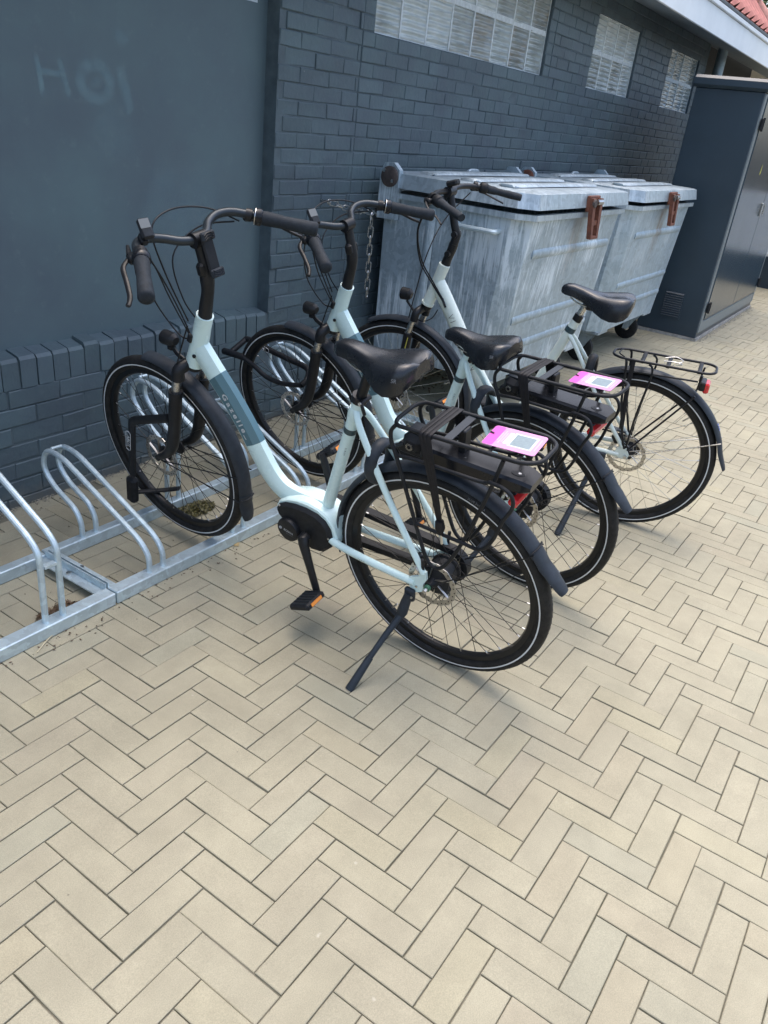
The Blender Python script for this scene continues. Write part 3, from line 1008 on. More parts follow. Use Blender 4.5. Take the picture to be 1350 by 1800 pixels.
# --- downpipe at the corner, porch wall behind it
m = MB(BX); m.tube([(10.30, -0.085, 0), (10.30, -0.085, 2.57)], 0.055, 16)
for zz in (0.9, 2.2):
    m.tube([(10.30, -0.085, zz - 0.015), (10.30, -0.085, zz + 0.015)], 0.061, 16)
m.build('downpipe', MAT['pipe'], bld)
m = MB(BX); m.box((11.5, 0.21, 1.30), (2.78, 0.2, 2.60)); m.build('porch_wall', MAT['porch'], bld, 0)
m = MB(BX); m.box((14.4, 0.205, 1.30), (3.0, 0.2, 2.60)); m.build('porch_side_wall', MAT['cream'], bld, 0)

# --- low dark plinth wall with white boards far beyond the cabinet
nw = thing('garden_wall', (11.9, -1.9, 0), 'dark blue low wall topped by white boards behind the tall cabinet', 'wall')
m = MB(Matrix.Translation((-11.9, 1.9, 0)))
m.box((11.95, -1.9, 0.2), (0.12, 2.2, 0.40), ch=0.004); m.build('plinth', MAT['cab'], nw)
m = MB(Matrix.Translation((-11.9, 1.9, 0)))
for k in range(7):
    m = MB(Matrix.Translation((-11.9, 1.9, 0)))
    m.box((11.93, -1.9, 0.465 + k * 0.105), (0.03, 2.16, 0.10), ch=0.006)
    m.build('board', MAT['fascia'], nw)

# ================================================================== TREE beyond the roof
def make_tree():
    base = Vector((24.5, 3.0, 0))
    t = thing('tree', base, 'green leafy tree rising behind the red tiled roof', 'tree')
    m = MB()
    m.tube(catmull([(0, 0, 0), (0.1, 0, 2), (-0.05, 0.1, 4), (0.1, 0, 6.5)], 4), [0.22 - 0.011 * i for i in range(13)], 10)
    r = random.Random(5)
    for k in range(9):
        a = r.random() * 6.28
        z0 = 2.5 + k * 0.4
        e = Vector((math.cos(a) * (1.5 + r.random()), math.sin(a) * (1.5 + r.random()), z0 + 1.2 + r.random()))
        m.tube([(0, 0, z0), e * 0.5 + Vector((0, 0, z0 * 0.5 + 0.1)), e], [0.07, 0.05, 0.02], 6)
    m.build('trunk', MAT['bark'], t)
    lv = MB()
    cl = []
    for k in range(95):
        a, b = r.random() * 6.28, math.acos(1 - 2 * r.random())
        d = r.random() ** 0.4
        cl.append((Vector((math.sin(b) * math.cos(a) * 3.1 * d, math.sin(b) * math.sin(a) * 3.1 * d, 4.7 + math.cos(b) * 2.6 * d)), 0.35 + r.random() * 0.35))
    for c, rad in cl:
        for _ in range(85):
            p = c + Vector((r.gauss(0, 1), r.gauss(0, 1), r.gauss(0, 0.8))) * rad * 0.6
            q = Vector((r.gauss(0, 1), r.gauss(0, 1), r.gauss(0, 1))).normalized()
            s = q.orthogonal().normalized() * (0.05 + r.random() * 0.04)
            u = q.cross(s).normalized() * (0.09 + r.random() * 0.05)
            lv.add([p - u, p + s, p + u, p - s], [(0, 1, 2, 3)])
    lv.build('crown', MAT['leaf'], t, 0)
make_tree()

# ================================================================== UTILITY CABINET
def make_cabinet():
    x0, x1, y0, y1 = 7.54, 10.08, -1.172, -0.625
    cb = thing('utility_cabinet', ((x0 + x1) / 2, (y0 + y1) / 2, 0), 'tall dark blue metal utility cabinet with louvre vent and double doors', 'cabinet')
    X = Matrix.Translation((-(x0 + x1) / 2, -(y0 + y1) / 2, 0))
    cx, cy = (x0 + x1) / 2, (y0 + y1) / 2
    m = MB(X); m.box((cx, cy, 0.01), (x1 - x0 + 0.012, y1 - y0 + 0.022, 0.03)); m.build('concrete_base', MAT['concrete'], cb, 0)
    m = MB(X); m.box((cx, cy, 1.0155), (x1 - x0, y1 - y0, 1.98), ch=0.006); body = m.build('body', MAT['cab'], cb)
    m = MB(X); m.box((cx, cy, 2.05), (x1 - x0 + 0.07, y1 - y0 + 0.075, 0.090), ch=0.022); m.build('lid', MAT['cab'], cb)
    # frame strip on the corner
    m = MB(X); m.box((x0 + 0.045, y0 - 0.004, 1.035), (0.075, 0.014, 1.92), ch=0.003); m.box((x1 - 0.045, y0 - 0.004, 1.035), (0.075, 0.014, 1.92), ch=0.003)
    m.box((cx, y0 - 0.0035, 0.12), (x1 - x0 - 0.17, 0.012, 0.10), ch=0.003)
    m.build('frame_trim', MAT['cabtrim'], cb)
    xm = 8.84
    for a, b in ((x0 + 0.088, xm - 0.004), (xm + 0.004, x1 - 0.088)):
        m = MB(X); m.box(((a + b) / 2, y0 - 0.008, 1.085), (b - a, 0.02, 1.80), ch=0.004)
        d = m.build('door', MAT['cabdoor'], cb)
        hx = a - 0.012 if a < xm - 0.5 else b + 0.012
        for zz in (0.30, 1.78):
            h = MB(X); h.box((hx, y0 - 0.026, zz), (0.055, 0.022, 0.085), ch=0.004); h.tube([(hx, y0 - 0.036, zz - 0.05), (hx, y0 - 0.036, zz + 0.05)], 0.009, 8)
            h.build('hinge', MAT['blackmatt'], d)
    h = MB(X); h.box((xm - 0.06, y0 - 0.024, 1.10), (0.028, 0.016, 0.12), ch=0.004); h.tube([(xm - 0.06, y0 - 0.045, 1.05), (xm - 0.06, y0 - 0.045, 1.15)], 0.006, 8)
    h.build('lock_handle', MAT['steel'], cb)
    h = MB(X); h.add([(8.18, y0 - 0.0205, 1.40), (8.215, y0 - 0.0205, 1.42), (8.205, y0 - 0.0205, 1.50)], [(0, 1, 2)]); h.build('sticker', simple('yellow_sticker', (0.75, 0.70, 0.10), 0.5), cb, 0)
    # louvre vent in the side facing the containers
    m = MB(X)
    m.box((x0 - 0.001, -0.90, 0.272), (0.006, 0.18, 0.235)); vent = m.build('vent', MAT['cab'], cb, 0)
    for k in range(11):
        s = MB(X)
        zz = 0.175 + k * 0.0195
        s.add([(x0 - 0.004, -0.98, zz), (x0 - 0.004, -0.82, zz), (x0 - 0.014, -0.82, zz + 0.003), (x0 - 0.014, -0.98, zz + 0.003),
               (x0 - 0.004, -0.98, zz + 0.014), (x0 - 0.004, -0.82, zz + 0.014)], [(0, 1, 2, 3), (3, 2, 5, 4), (0, 3, 4), (1, 5, 2)])
        s.build('slat', MAT['cab'], vent, 0)
make_cabinet()

# ================================================================== GALVANISED WASTE CONTAINERS
def make_bin(ox, oy, label, rusty_disc, seed):
    r = random.Random(seed)
    BM = MAT['bin2'] if rusty_disc else MAT['bin']
    b = thing('waste_container', (ox, oy, 0), label, 'container', 'galvanised waste containers along the wall')
    HL = 0.735
    yb, yt, yo = 0.44, -0.42, -0.34          # back, front at rim, front at floor
    zb, zr = 0.262, 1.146
    chx, chy = 0.07, 0.09
    def ring(z, k, grow=0.0):
        yf = yt + (yo - yt) * k - grow
        hl = HL - 0.03 * k + grow
        return [(-hl, yb + grow, z), (-hl, yf + chy, z), (-hl + chx, yf, z), (hl - chx, yf, z), (hl, yf + chy, z), (hl, yb + grow, z)]
    m = MB()
    lv = [(zr, 0), (0.86, 0.33), (0.55, 0.67), (zb, 1.0)]
    vs_, fs = [], []
    for z, k in lv:
        vs_ += ring(z, k)
    n = 6
    for i in range(len(lv) - 1):
        for j in range(n):
            fs.append((i * n + j, (i + 1) * n + j, (i + 1) * n + (j + 1) % n, i * n + (j + 1) % n))
    fs.append(tuple((len(lv) - 1) * n + j for j in range(n)))
    m.add(vs_, fs)
    body = m.build('body', BM, b, 20)
    # pressed stiffening ribs on the front
    def rib(z, x0, x1, wdt):
        k = (zr - z) / (zr - zb)
        yf = yt + (yo - yt) * k
        q = MB()
        q.sweep(catmull([(x0, yf + 0.003, z), (x0 + 0.05, yf - 0.003, z), (0, yf - 0.003, z), (x1 - 0.05, yf - 0.003, z), (x1, yf + 0.003, z)], 5),
                [(-wdt, 0.005), (-wdt * 0.55, -0.0035), (0, -0.0070), (wdt * 0.55, -0.0035), (wdt, 0.005)], ref=(0, 0, 1), closed_prof=False, scale=[(min(1, .35 + .2 * min(i, 20 - i)), 1) for i in range(21)])
        q.build('rib', BM, body, 60)
    rib(0.955, -0.56, 0.60, 0.028)
    rib(0.60, -0.60, 0.62, 0.028)
    rib(0.44, -0.60, 0.62, 0.028)
    # vertical rib on the side
    q = MB(); q.sweep([(-HL + 0.004, 0.14, 0.30), (-HL - 0.004, 0.14, 0.36), (-HL - 0.004, 0.14, 1.05), (-HL + 0.004, 0.14, 1.11)], [(-0.03, 0.006), (-0.015, -0.010), (0.015, -0.010), (0.03, 0.006)], ref=(0, 1, 0), closed_prof=False)
    q.build('rib', BM, body, 60)
    # rim flange
    m = MB()
    o_, i_ = ring(zr + 0.012, 0, 0.026), ring(zr + 0.012, 0, -0.004)
    o2, i2 = ring(zr - 0.016, 0, 0.026), ring(zr - 0.016, 0, -0.004)
    vs_ = o_ + i_ + o2 + i2
    fs = []
    for j in range(6):
        k = (j + 1) % 6
        fs += [(j, k, 6 + k, 6 + j), (12 + j, 18 + j, 18 + k, 12 + k), (j, 12 + j, 12 + k, k), (6 + j, 6 + k, 18 + k, 18 + j)]
    m.add(vs_, fs); m.build('rim', MAT['binlid'], b, 20)
    # lid
    m = MB()
    t_, u_ = ring(1.256, 0, 0.022), ring(1.184, 0, 0.036)
    t2 = ring(1.262, 0, 0.004)
    for l_ in (t_, u_, t2):
        for i in (0, 5): l_[i] = (l_[i][0], yb - 0.03, l_[i][2])
    vs_ = u_ + t_ + t2
    fs = []
    for j in range(6):
        k = (j + 1) % 6
        fs += [(j, k, 6 + k, 6 + j), (6 + j, 6 + k, 12 + k, 12 + j)]
    fs.append(tuple(12 + j for j in range(6))); fs.append(tuple(range(6))[::-1])
    m.add(vs_, fs); lid = m.build('lid', MAT['binlid'], b, 25)
    for i, (ya, yb_) in enumerate(((0.25, 0.19), (0.0, -0.07), (-0.22, -0.28))):
        q = MB(); q.sweep(catmull([(-0.62 + 0.03 * i, ya, 1.262), (-0.55, ya, 1.272), (0.5, ya, 1.272), (0.60, ya, 1.262)], 4),
                          [(-0.045, 0.006), (-0.03, -0.008), (0.03, -0.008), (0.045, 0.006)], ref=(0, 1, 0), closed_prof=False)
        q.build('lid_rib', MAT['binlid'], lid, 60)
    # hinge brackets with round trunnion plates
    for sx in (-1, 1):
        q = MB()
        out = [(yb + 0.02, 1.02), (yb + 0.02, 1.262), (yb - 0.005, 1.302), (yb - 0.06, 1.306), (yb - 0.10, 1.272), (yb - 0.10, 1.02)]
        q.add([(sx * (HL + 0.045), y, z) for y, z in out] + [(sx * (HL + 0.008), y, z) for y, z in out],
              [tuple(range(6)), tuple(range(6, 12))[::-1]] + [(j, j + 6, (j + 1) % 6 + 6, (j + 1) % 6) for j in range(6)])
        hb = q.build('hinge_bracket', BM, b, 20)
        q = MB(); c = Vector((sx * (HL + 0.044), yb - 0.045, 1.236))
        q.tube([c, c + Vector((sx * 0.014, 0, 0)), c + Vector((sx * 0.018, 0, 0))], [0.052, 0.052, 0.046], 24)
        q.build('trunnion_disc', MAT['rust'] if rusty_disc else MAT['rustcap'], hb)
        for dy, dz in ((0.028, 0.028), (-0.028, -0.02)):
            s_ = MB(); s_.tube([c + Vector((sx * 0.012, dy, dz)), c + Vector((sx * 0.026, dy, dz))], 0.009, 8); s_.build('bolt', MAT['steel'], hb)
    for hx in (0.25,):
        q = MB(); q.tube(catmull([(hx - 0.07, yb, 1.25), (hx - 0.05, yb, 1.268), (hx + 0.05, yb, 1.268), (hx + 0.07, yb, 1.25)], 4), 0.012, 8); q.build('lid_hinge', MAT['binlid'], b)
    # handle bar on each end
    for sx in (-1, 1):
        q = MB(); xx = sx * (HL + 0.05)
        q.tube(fillet([(sx * HL, -0.27, 1.06), (xx, -0.27, 1.055), (xx, -0.03, 1.055), (sx * HL, -0.03, 1.06)], 0.02), 0.0135, 10)
        q.build('handle', MAT['galv'], b)
    # rusty latch
    lx = -0.05 if rusty_disc else 0.035
    q = MB()
    yy = yt - 0.028
    q.box((lx, yy - 0.012, 1.205), (0.165, 0.02, 0.085), ch=0.004)
    lt = q.build('latch', MAT['rust'], b)
    for s in (-1, 1):
        q = MB(); xa, xb, xc, xd = lx + s * 0.082, lx + s * 0.036, lx + s * 0.030, lx + s * 0.058
        q.add([(xa, yy - 0.014, 1.235), (xb, yy - 0.014, 1.235), (xc, yy - 0.036, 1.02), (xd, yy - 0.036, 1.02),
               (xa, yy - 0.040, 1.235), (xb, yy - 0.040, 1.235), (xc, yy - 0.062, 1.02), (xd, yy - 0.062, 1.02)],
              [(0, 1, 2, 3), (4, 7, 6, 5), (0, 4, 5, 1), (1, 5, 6, 2), (2, 6, 7, 3), (3, 7, 4, 0)])
        q.build('latch_arm', MAT['rust'], lt, 0)
    q = MB(); q.box((lx, yy - 0.049, 1.027), (0.116, 0.024, 0.018), ch=0.003); q.build('latch_foot', MAT['rust'], lt)
    q = MB(); q.box((lx, yy - 0.040, 1.105), (0.07, 0.014, 0.026)); q.build('latch_tongue', MAT['rust'], lt, 0)
    q = MB(); q.tube([(lx - 0.02, yy - 0.042, 1.215), (lx + 0.06, yy - 0.042, 1.215)], 0.015, 10); q.build('latch_pin', MAT['steel'], lt)
    q = MB(); q.tube([(lx - 0.06, yy - 0.038, 1.21), (lx - 0.06, yy - 0.052, 1.21)], 0.022, 10); q.build('bolt', MAT['rustcap'], lt)
    # casters and floor plates
    for sx, sy in ((-1, -1), (1, -1), (-1, 1), (1, 1)):
        cx, cy = sx * 0.56, (-0.235 if sy < 0 else 0.30)
        q = MB(); q.box((cx, cy, zb - 0.012), (0.20, 0.20, 0.022), ch=0.003)
        for s in (-1, 1):
            q.add([(cx + s * 0.038, cy - 0.055, zb - 0.02), (cx + s * 0.038, cy + 0.055, zb - 0.02), (cx + s * 0.038, cy + 0.075, 0.09), (cx + s * 0.038, cy + 0.03, 0.09),
                   (cx + s * 0.032, cy - 0.055, zb - 0.02), (cx + s * 0.032, cy + 0.055, zb - 0.02), (cx + s * 0.032, cy + 0.075, 0.09), (cx + s * 0.032, cy + 0.03, 0.09)],
                  [(0, 1, 2, 3), (7, 6, 5, 4), (0, 4, 5, 1), (1, 5, 6, 2), (2, 6, 7, 3), (3, 7, 4, 0)])
        fk = q.build('caster_fork', MAT['binlid'], b, 0)
        q = MB(); wy = cy + 0.05
        pr_ = [(0.03, -0.02), (0.085, -0.024), (0.098, -0.017), (0.1, 0), (0.098, 0.017), (0.085, 0.024), (0.03, 0.02)]
        nn = 28
        vs_ = []
        for i in range(nn):
            a = 2 * PI * i / nn
            for rr, xx in pr_:
                vs_.append((cx + xx, wy + rr * math.cos(a), 0.1 + rr * math.sin(a)))
        L_ = len(pr_)
        fs = [(i * L_ + j, ((i + 1) % nn) * L_ + j, ((i + 1) % nn) * L_ + (j + 1) % L_, i * L_ + (j + 1) % L_) for i in range(nn) for j in range(L_)]
        q.add(vs_, fs); q.build('caster_wheel', MAT['rubber'], fk)
    return b
make_bin(4.625, -0.52, 'galvanised waste container with white runs, its grey hinge disc beside the hanging chain', False, 1)
make_bin(6.445, -0.50, 'galvanised waste container with a rusty hinge disc standing beside the tall cabinet', True, 2)

# ================================================================== CHAINS
def link_mesh(ln, wd, r):
    m = MB()
    P = []
    hl = ln / 2 - wd / 2
    for i in range(20):
        a = 2 * PI * i / 20
        P.append((wd / 2 * math.cos(a), 0, wd / 2 * math.sin(a) + (hl if math.sin(a) > 0 else -hl)))
    m.tube(P, r, 6, closed=True)
    return m.mesh('chain_link', MAT['steel'], 60)
lm = link_mesh(0.062, 0.026, 0.0036)
ch = thing('chain', (3.80, -0.06, 1.02), 'steel chain hanging straight down beside the waste container', 'chain')
for i in range(9):
    o = link('chain_link', lm, ch)
    o.matrix_local = Matrix.Translation((0.003 * i, 0.0, -0.03 - i * 0.0475)) @ Matrix.Rotation(R_(20 if i % 2 == 0 else 110) + random.gauss(0, .12), 4, 'Z')
m = MB(); m.tube(catmull([(0.06, 0.0, 0.0), (0.03, 0, 0.02), (0, 0, 0.022), (-0.008, 0, 0.0), (0.0, 0, -0.012)], 4), 0.006, 6); m.build('hook', MAT['steel'], ch)
cw = thing('chain', (3.42, -0.01, 1.105), 'short steel chain stretched sideways from an eye bolt in the brick wall', 'chain')
m = MB(); m.tube(catmull([(0, 0.04, 0.0), (0, 0, 0.0), (0, -0.03, 0.0)], 3), 0.005, 6)
m.tube([(0.012 * math.cos(a), -0.04 , 0.012 * math.sin(a)) for a in [2 * PI * i / 12 for i in range(12)]], 0.004, 6, closed=True)
m.build('eye_bolt', MAT['steel'], cw)
d0 = Vector((0.345, -0.04, -0.055))
for i in range(7):
    o = link('chain_link', lm, cw)
    q = d0.normalized().to_track_quat('Z', 'Y').to_matrix().to_4x4()
    o.matrix_local = Matrix.Translation(Vector((0, -0.045, 0)) + d0 * ((i + 0.6) / 7.2) + Vector((0, 0, -0.012 * math.sin((i + .6) / 7.2 * PI)))) @ q @ Matrix.Rotation(R_(20 if i % 2 else 110), 4, 'Z')

# ================================================================== BICYCLE RACKS
def hoop_path(x, high):
    if high:
        P = [(-0.785, 0.02), (-0.785, 0.285), (-0.74, 0.325), (-0.36, 0.515), (-0.265, 0.52), (-0.235, 0.44), (-0.30, 0.37), (-0.40, 0.305), (-0.43, 0.26), (-0.43, 0.02)]
        rr = 0.06
    else:
        P = [(-0.785, 0.02), (-0.785, 0.108), (-0.735, 0.155), (-0.345, 0.332), (-0.255, 0.335), (-0.228, 0.26), (-0.28, 0.20), (-0.40, 0.145), (-0.43, 0.10), (-0.43, 0.02)]
        rr = 0.06
    return fillet([(x, y, z) for y, z in P], rr, 5)
def make_rack(x0, x1, places, label):
    rk = thing('bicycle_rack', ((x0 + x1) / 2, -0.61, 0), label, 'bicycle rack', 'galvanised bicycle racks in front of the wall')
    X = Matrix.Translation((-(x0 + x1) / 2, 0.61, 0))
    for nm, y in (('front_beam', -0.785), ('rear_beam', -0.43)):
        m = MB(X)
        wd = 0.05 if nm == 'front_beam' else 0.04
        m.box(((x0 + x1) / 2, y, 0.0225), (x1 - x0, wd, 0.045), ch=0.003)
        m.build(nm, MAT['galv'], rk)
    for xe, s in ((x0, 1), (x1, -1)):
        m = MB(X)
        m.box((xe + s * 0.003, -0.6075, 0.032), (0.005, 0.312, 0.06))
        m.box((xe + s * 0.023, -0.6075, 0.0345), (0.034, 0.312, 0.005))
        eb = m.build('end_angle', MAT['galv'], rk, 0)
        m = MB(X); m.tube([(xe + s * 0.022, -0.60, 0.0372), (xe + s * 0.022, -0.60, 0.046)], 0.010, 6); m.build('bolt', MAT['steel'], eb)
    for xc, high in places:
        for dx in (-0.03, 0.03):
            m = MB(X)
            m.tube(hoop_path(xc + dx, high), 0.0098, 10)
            m.build('hoop', MAT['galv'], rk)
        m = MB(X)
        zc = 0.235 if high else 0.09
        if high:
            m.box((xc, -0.785, zc), (0.041, 0.02, 0.008)); m.build('spacer', MAT['galv'], rk); m = MB(X)
        m.tube([(xc - 0.021, -0.275, 0.525 if high else 0.338), (xc + 0.021, -0.275, 0.525 if high else 0.338)], 0.006, 8)
        m.build('spacer', MAT['galv'], rk)
make_rack(1.413, 3.62, [(1.60, False), (2.005, True), (2.41, False), (2.815, True), (3.22, False)], 'galvanised floor rack of alternating low and high hoops under the parked bicycles')
make_rack(-0.80, 1.407, [(-0.425, True), (-0.02, False), (0.385, True), (0.79, False), (1.195, True)], 'empty galvanised floor rack joined to the end of the one holding the bicycles')

# ================================================================== BICYCLES
RTY = 0.355
def wheel_meshes(tag_, spoke_mat, rear, big_hub=True):
    W_ = {}
    c, tr = RTY - 0.0235, 0.0235
    prof = []
    for i in range(18):
        a = 2 * PI * i / 18
        k = 1.0
        prof.append((c + tr * k * math.cos(a), tr * 1.02 * math.sin(a)))
    m = MB(); m.lathe(prof, 84)
    # tread grooves: shallow blocks on both shoulders
    W_['tyre'] = m.mesh('tyre', MAT['rubber'], 40)
    m = MB()
    for i in range(96):
        for s in (-1, 1):
            a0 = 2 * PI * (i + (0.5 if s > 0 else 0)) / 96
            P = []
            for th, da in ((22, 0.0), (40, 0.022), (54, 0.030)):
                rr = c + (tr + 0.0006) * math.cos(R_(th))
                P.append(Vector((rr * math.cos(a0 + da), s * (tr + 0.0006) * 1.02 * math.sin(R_(th)), rr * math.sin(a0 + da))))
            t = Vector((-math.sin(a0), 0, math.cos(a0)))
            vs_ = []
            for p in P:
                vs_ += [p - t * 0.0042, p + t * 0.0042]
            m.add(vs_, [(0, 1, 3, 2), (2, 3, 5, 4)] if s > 0 else [(2, 3, 1, 0), (4, 5, 3, 2)])
    W_['tread'] = m.mesh('tread', MAT['rubber'], 0)
    m = MB()
    for s in (-1, 1):
        th = [R_(88), R_(98)]
        pr = [(c + (tr + 0.0008) * math.cos(t), s * (tr + 0.0008) * 1.02 * math.sin(t)) for t in th]
        m.lathe(pr, 84, closed=False)
    W_['stripe'] = m.mesh('reflective_stripe', MAT['stripe'], 40)
    m = MB(); m.lathe([(0.291, -0.004), (0.296, -0.0115), (0.318, -0.0135), (0.320, -0.0125), (0.320, 0.0125), (0.318, 0.0135), (0.296, 0.0115), (0.291, 0.004)], 84)
    W_['rim'] = m.mesh('wheel', MAT['rim'], 40)
    fl = 0.046 if (rear and big_hub) else 0.029
    yo = 0.030
    m = MB()
    if rear and big_hub:
        m.lathe([(0.006, -0.066), (0.012, -0.066), (0.012, -0.05), (0.046, -0.042), (0.049, -0.036), (0.049, -0.03), (0.042, -0.026), (0.042, 0.024), (0.048, 0.028), (0.048, 0.034), (0.034, 0.040), (0.020, 0.044), (0.012, 0.056), (0.012, 0.066), (0.006, 0.066)], 24)
    else:
        m.lathe([(0.005, -0.052), (0.010, -0.052), (0.010, -0.04), (0.030, -0.033), (0.030, -0.027), (0.016, -0.020), (0.016, 0.020), (0.030, 0.027), (0.030, 0.033), (0.020, 0.038), (0.010, 0.044), (0.010, 0.052), (0.005, 0.052)], 24)
    W_['hub'] = m.mesh('hub', MAT['blackmatt'], 40)
    m = MB(); m.tube([(0, 0, 0), (0, 0, 1)], 0.00105, 5); W_['spoke'] = m.mesh('spoke', spoke_mat, 60)
    m = MB(); m.tube([(0, 0, 0), (0, 0, 0.011)], 0.0021, 6)
    W_['nipple'] = m.mesh('spoke_nipple', MAT['steel'], 60)
    # brake disc: wavy ring on a five armed spider, real holes between
    m = MB()
    y = 0.046
    n = 90
    ro = lambda a: 0.0805 + 0.0016 * math.sin(a * 15)
    ri = lambda a: 0.0640 + 0.0016 * math.sin(a * 15 + 1)
    vs_, fs = [], []
    for i in range(n):
        a = 2 * PI * i / n
        for yy in (y - 0.0009, y + 0.0009):
            for rr in (ri(a), ro(a)):
                vs_.append((rr * math.cos(a), yy, rr * math.sin(a)))
    for i in range(n):
        a, b = i * 4, ((i + 1) % n) * 4
        fs += [(a, b, b + 1, a + 1), (a + 2, a + 3, b + 3, b + 2), (a + 1, b + 1, b + 3, a + 3), (a, a + 2, b + 2, b)]
    m.add(vs_, fs)
    for k in range(6):
        a = 2 * PI * k / 6
        p0 = Vector((0.020 * math.cos(a), y, 0.020 * math.sin(a)))
        p1 = Vector((0.066 * math.cos(a + 0.5), y, 0.066 * math.sin(a + 0.5)))
        m.tube([p0, (p0 + p1) / 2, p1], 0.0042, 6, flat=0.3, ref=(0, 1, 0))
    W_['disc'] = m.mesh('brake_disc', MAT['disc'], 40)
    m = MB()
    for k in range(30):
        a = 2 * PI * k / 30
        rr = 0.0725 + 0.003 * (k % 2)
        m.tube([(rr * math.cos(a), y + 0.0008, rr * math.sin(a)), (rr * math.cos(a), y + 0.0014, rr * math.sin(a))], 0.0024, 6)
    W_['dischole'] = m.mesh('vent_hole', MAT['black'], 0)
    W_['fl'] = fl; W_['yo'] = yo
    return W_
WF = wheel_meshes('front', MAT['spoke'], False)
WR = wheel_meshes('rear', MAT['spoke'], True)
WF3 = wheel_meshes('front3', MAT['spokes3'], False)
WR3 = wheel_meshes('rear3', MAT['spokes3'], True, False)

def add_wheel(W_, parent, mat, nsp=32, seed=0, word=None):
    o = link('wheel', W_['rim'], parent)
    o.matrix_local = mat
    link('tyre', W_['tyre'], o)
    tag(link('tread', W_['tread'], o), kind='stuff')
    link('reflective_stripe', W_['stripe'], o)
    link('hub', W_['hub'], o)
    link('brake_disc', W_['disc'], o)
    link('vent_hole', W_['dischole'], o)
    r = random.Random(seed)
    ph = r.random()
    for i in range(nsp):
        ar = 2 * PI * (i + ph) / nsp
        side = 1 if i % 2 else -1
        cr = 1 if (i // 2) % 2 else -1
        ah = ar + cr * R_(62 if W_['fl'] > .04 else 56)
        p0 = Vector((W_['fl'] * math.cos(ah), side * W_['yo'], W_['fl'] * math.sin(ah)))
        p1 = Vector((0.2925 * math.cos(ar), side * 0.003, 0.2925 * math.sin(ar)))
        d = p1 - p0
        q = d.to_track_quat('Z', 'Y').to_matrix().to_4x4()
        s = link('spoke', W_['spoke'], o)
        s.matrix_local = Matrix.Translation(p0) @ q @ Matrix.Diagonal((1, 1, d.length, 1))
        s = link('spoke_nipple', W_['nipple'], o)
        s.matrix_local = Matrix.Translation(p1 - d.normalized() * 0.0105) @ q
    v = MB()
    if word:
        def bend(x_, y_):
            a_ = R_(108) - x_ / .3395
            rr_ = .3395 + y_
            th_ = math.acos(max(-1, min(1, (rr_ - (RTY - .0235)) / .0243)))
            return Vector((rr_ * math.cos(a_), .0243 * 1.02 * math.sin(th_), rr_ * math.sin(a_)))
        lettering(word, .0085, (0, 0, 0), (1, 0, 0), (0, 1, 0), MAT['greyprint'], o, None, spacing=1.15, bend=bend, sx=1.0)
    va = 2 * PI * r.random()
    rv = Vector((math.cos(va), 0, math.sin(va)))
    v.tube([rv * 0.292, rv * 0.262, rv * 0.258], [0.0032, 0.0032, 0.002], 6); v.build('valve', MAT['steel'], o)
    return o

def fender_shell(m, center, r, a0, a1, wd=0.030, flap=None, xf=None, n=40):
    """arc in the bike plane (angles in degrees, 0 = forward, counter-clockwise as seen from the right)"""
    P = []
    for i in range(n + 1):
        a = R_(a0 + (a1 - a0) * i / n)
        P.append(Vector((center[0] + r * math.cos(a), 0, center[1] + r * math.sin(a))))
    if flap:
        P += [Vector((x, 0, z)) for x, z in flap]
    out = [(-wd, -0.009), (-wd * 0.94, -0.004), (-wd * 0.66, 0.003), (-wd * 0.25, 0.006), (wd * 0.25, 0.006), (wd * 0.66, 0.003), (wd * 0.94, -0.004), (wd, -0.009)]
    inn = [(x * 0.93, z - 0.002) for x, z in out[::-1]]
    prof = [(a, -b) for a, b in out + inn] if a1 < a0 else [(a, b) for a, b in out + inn]
    # make sure the crown of the section points away from the axle
    prof_ = []
    t = (P[1] - P[0]).normalized()
    Nn = Vector((0, 1, 0)).cross(t)
    rad = (P[0] - Vector((center[0], 0, center[1]))).normalized()
    sg = 1 if Nn.dot(rad) > 0 else -1
    prof_ = [(a, b * sg) for a, b in out + inn]
    nP = len(P)
    sc_ = [(1, 1)] * nP
    if flap:
        k_ = len(flap)
        sc_ = [(1, 1)] * (nP - k_) + [(1 - 0.35 * (j / k_) ** 2.2, 1 - 0.4 * (j / k_)) for j in range(1, k_ + 1)]
    m.sweep(P, prof_, ref=(0, 1, 0), scale=sc_)
    return m

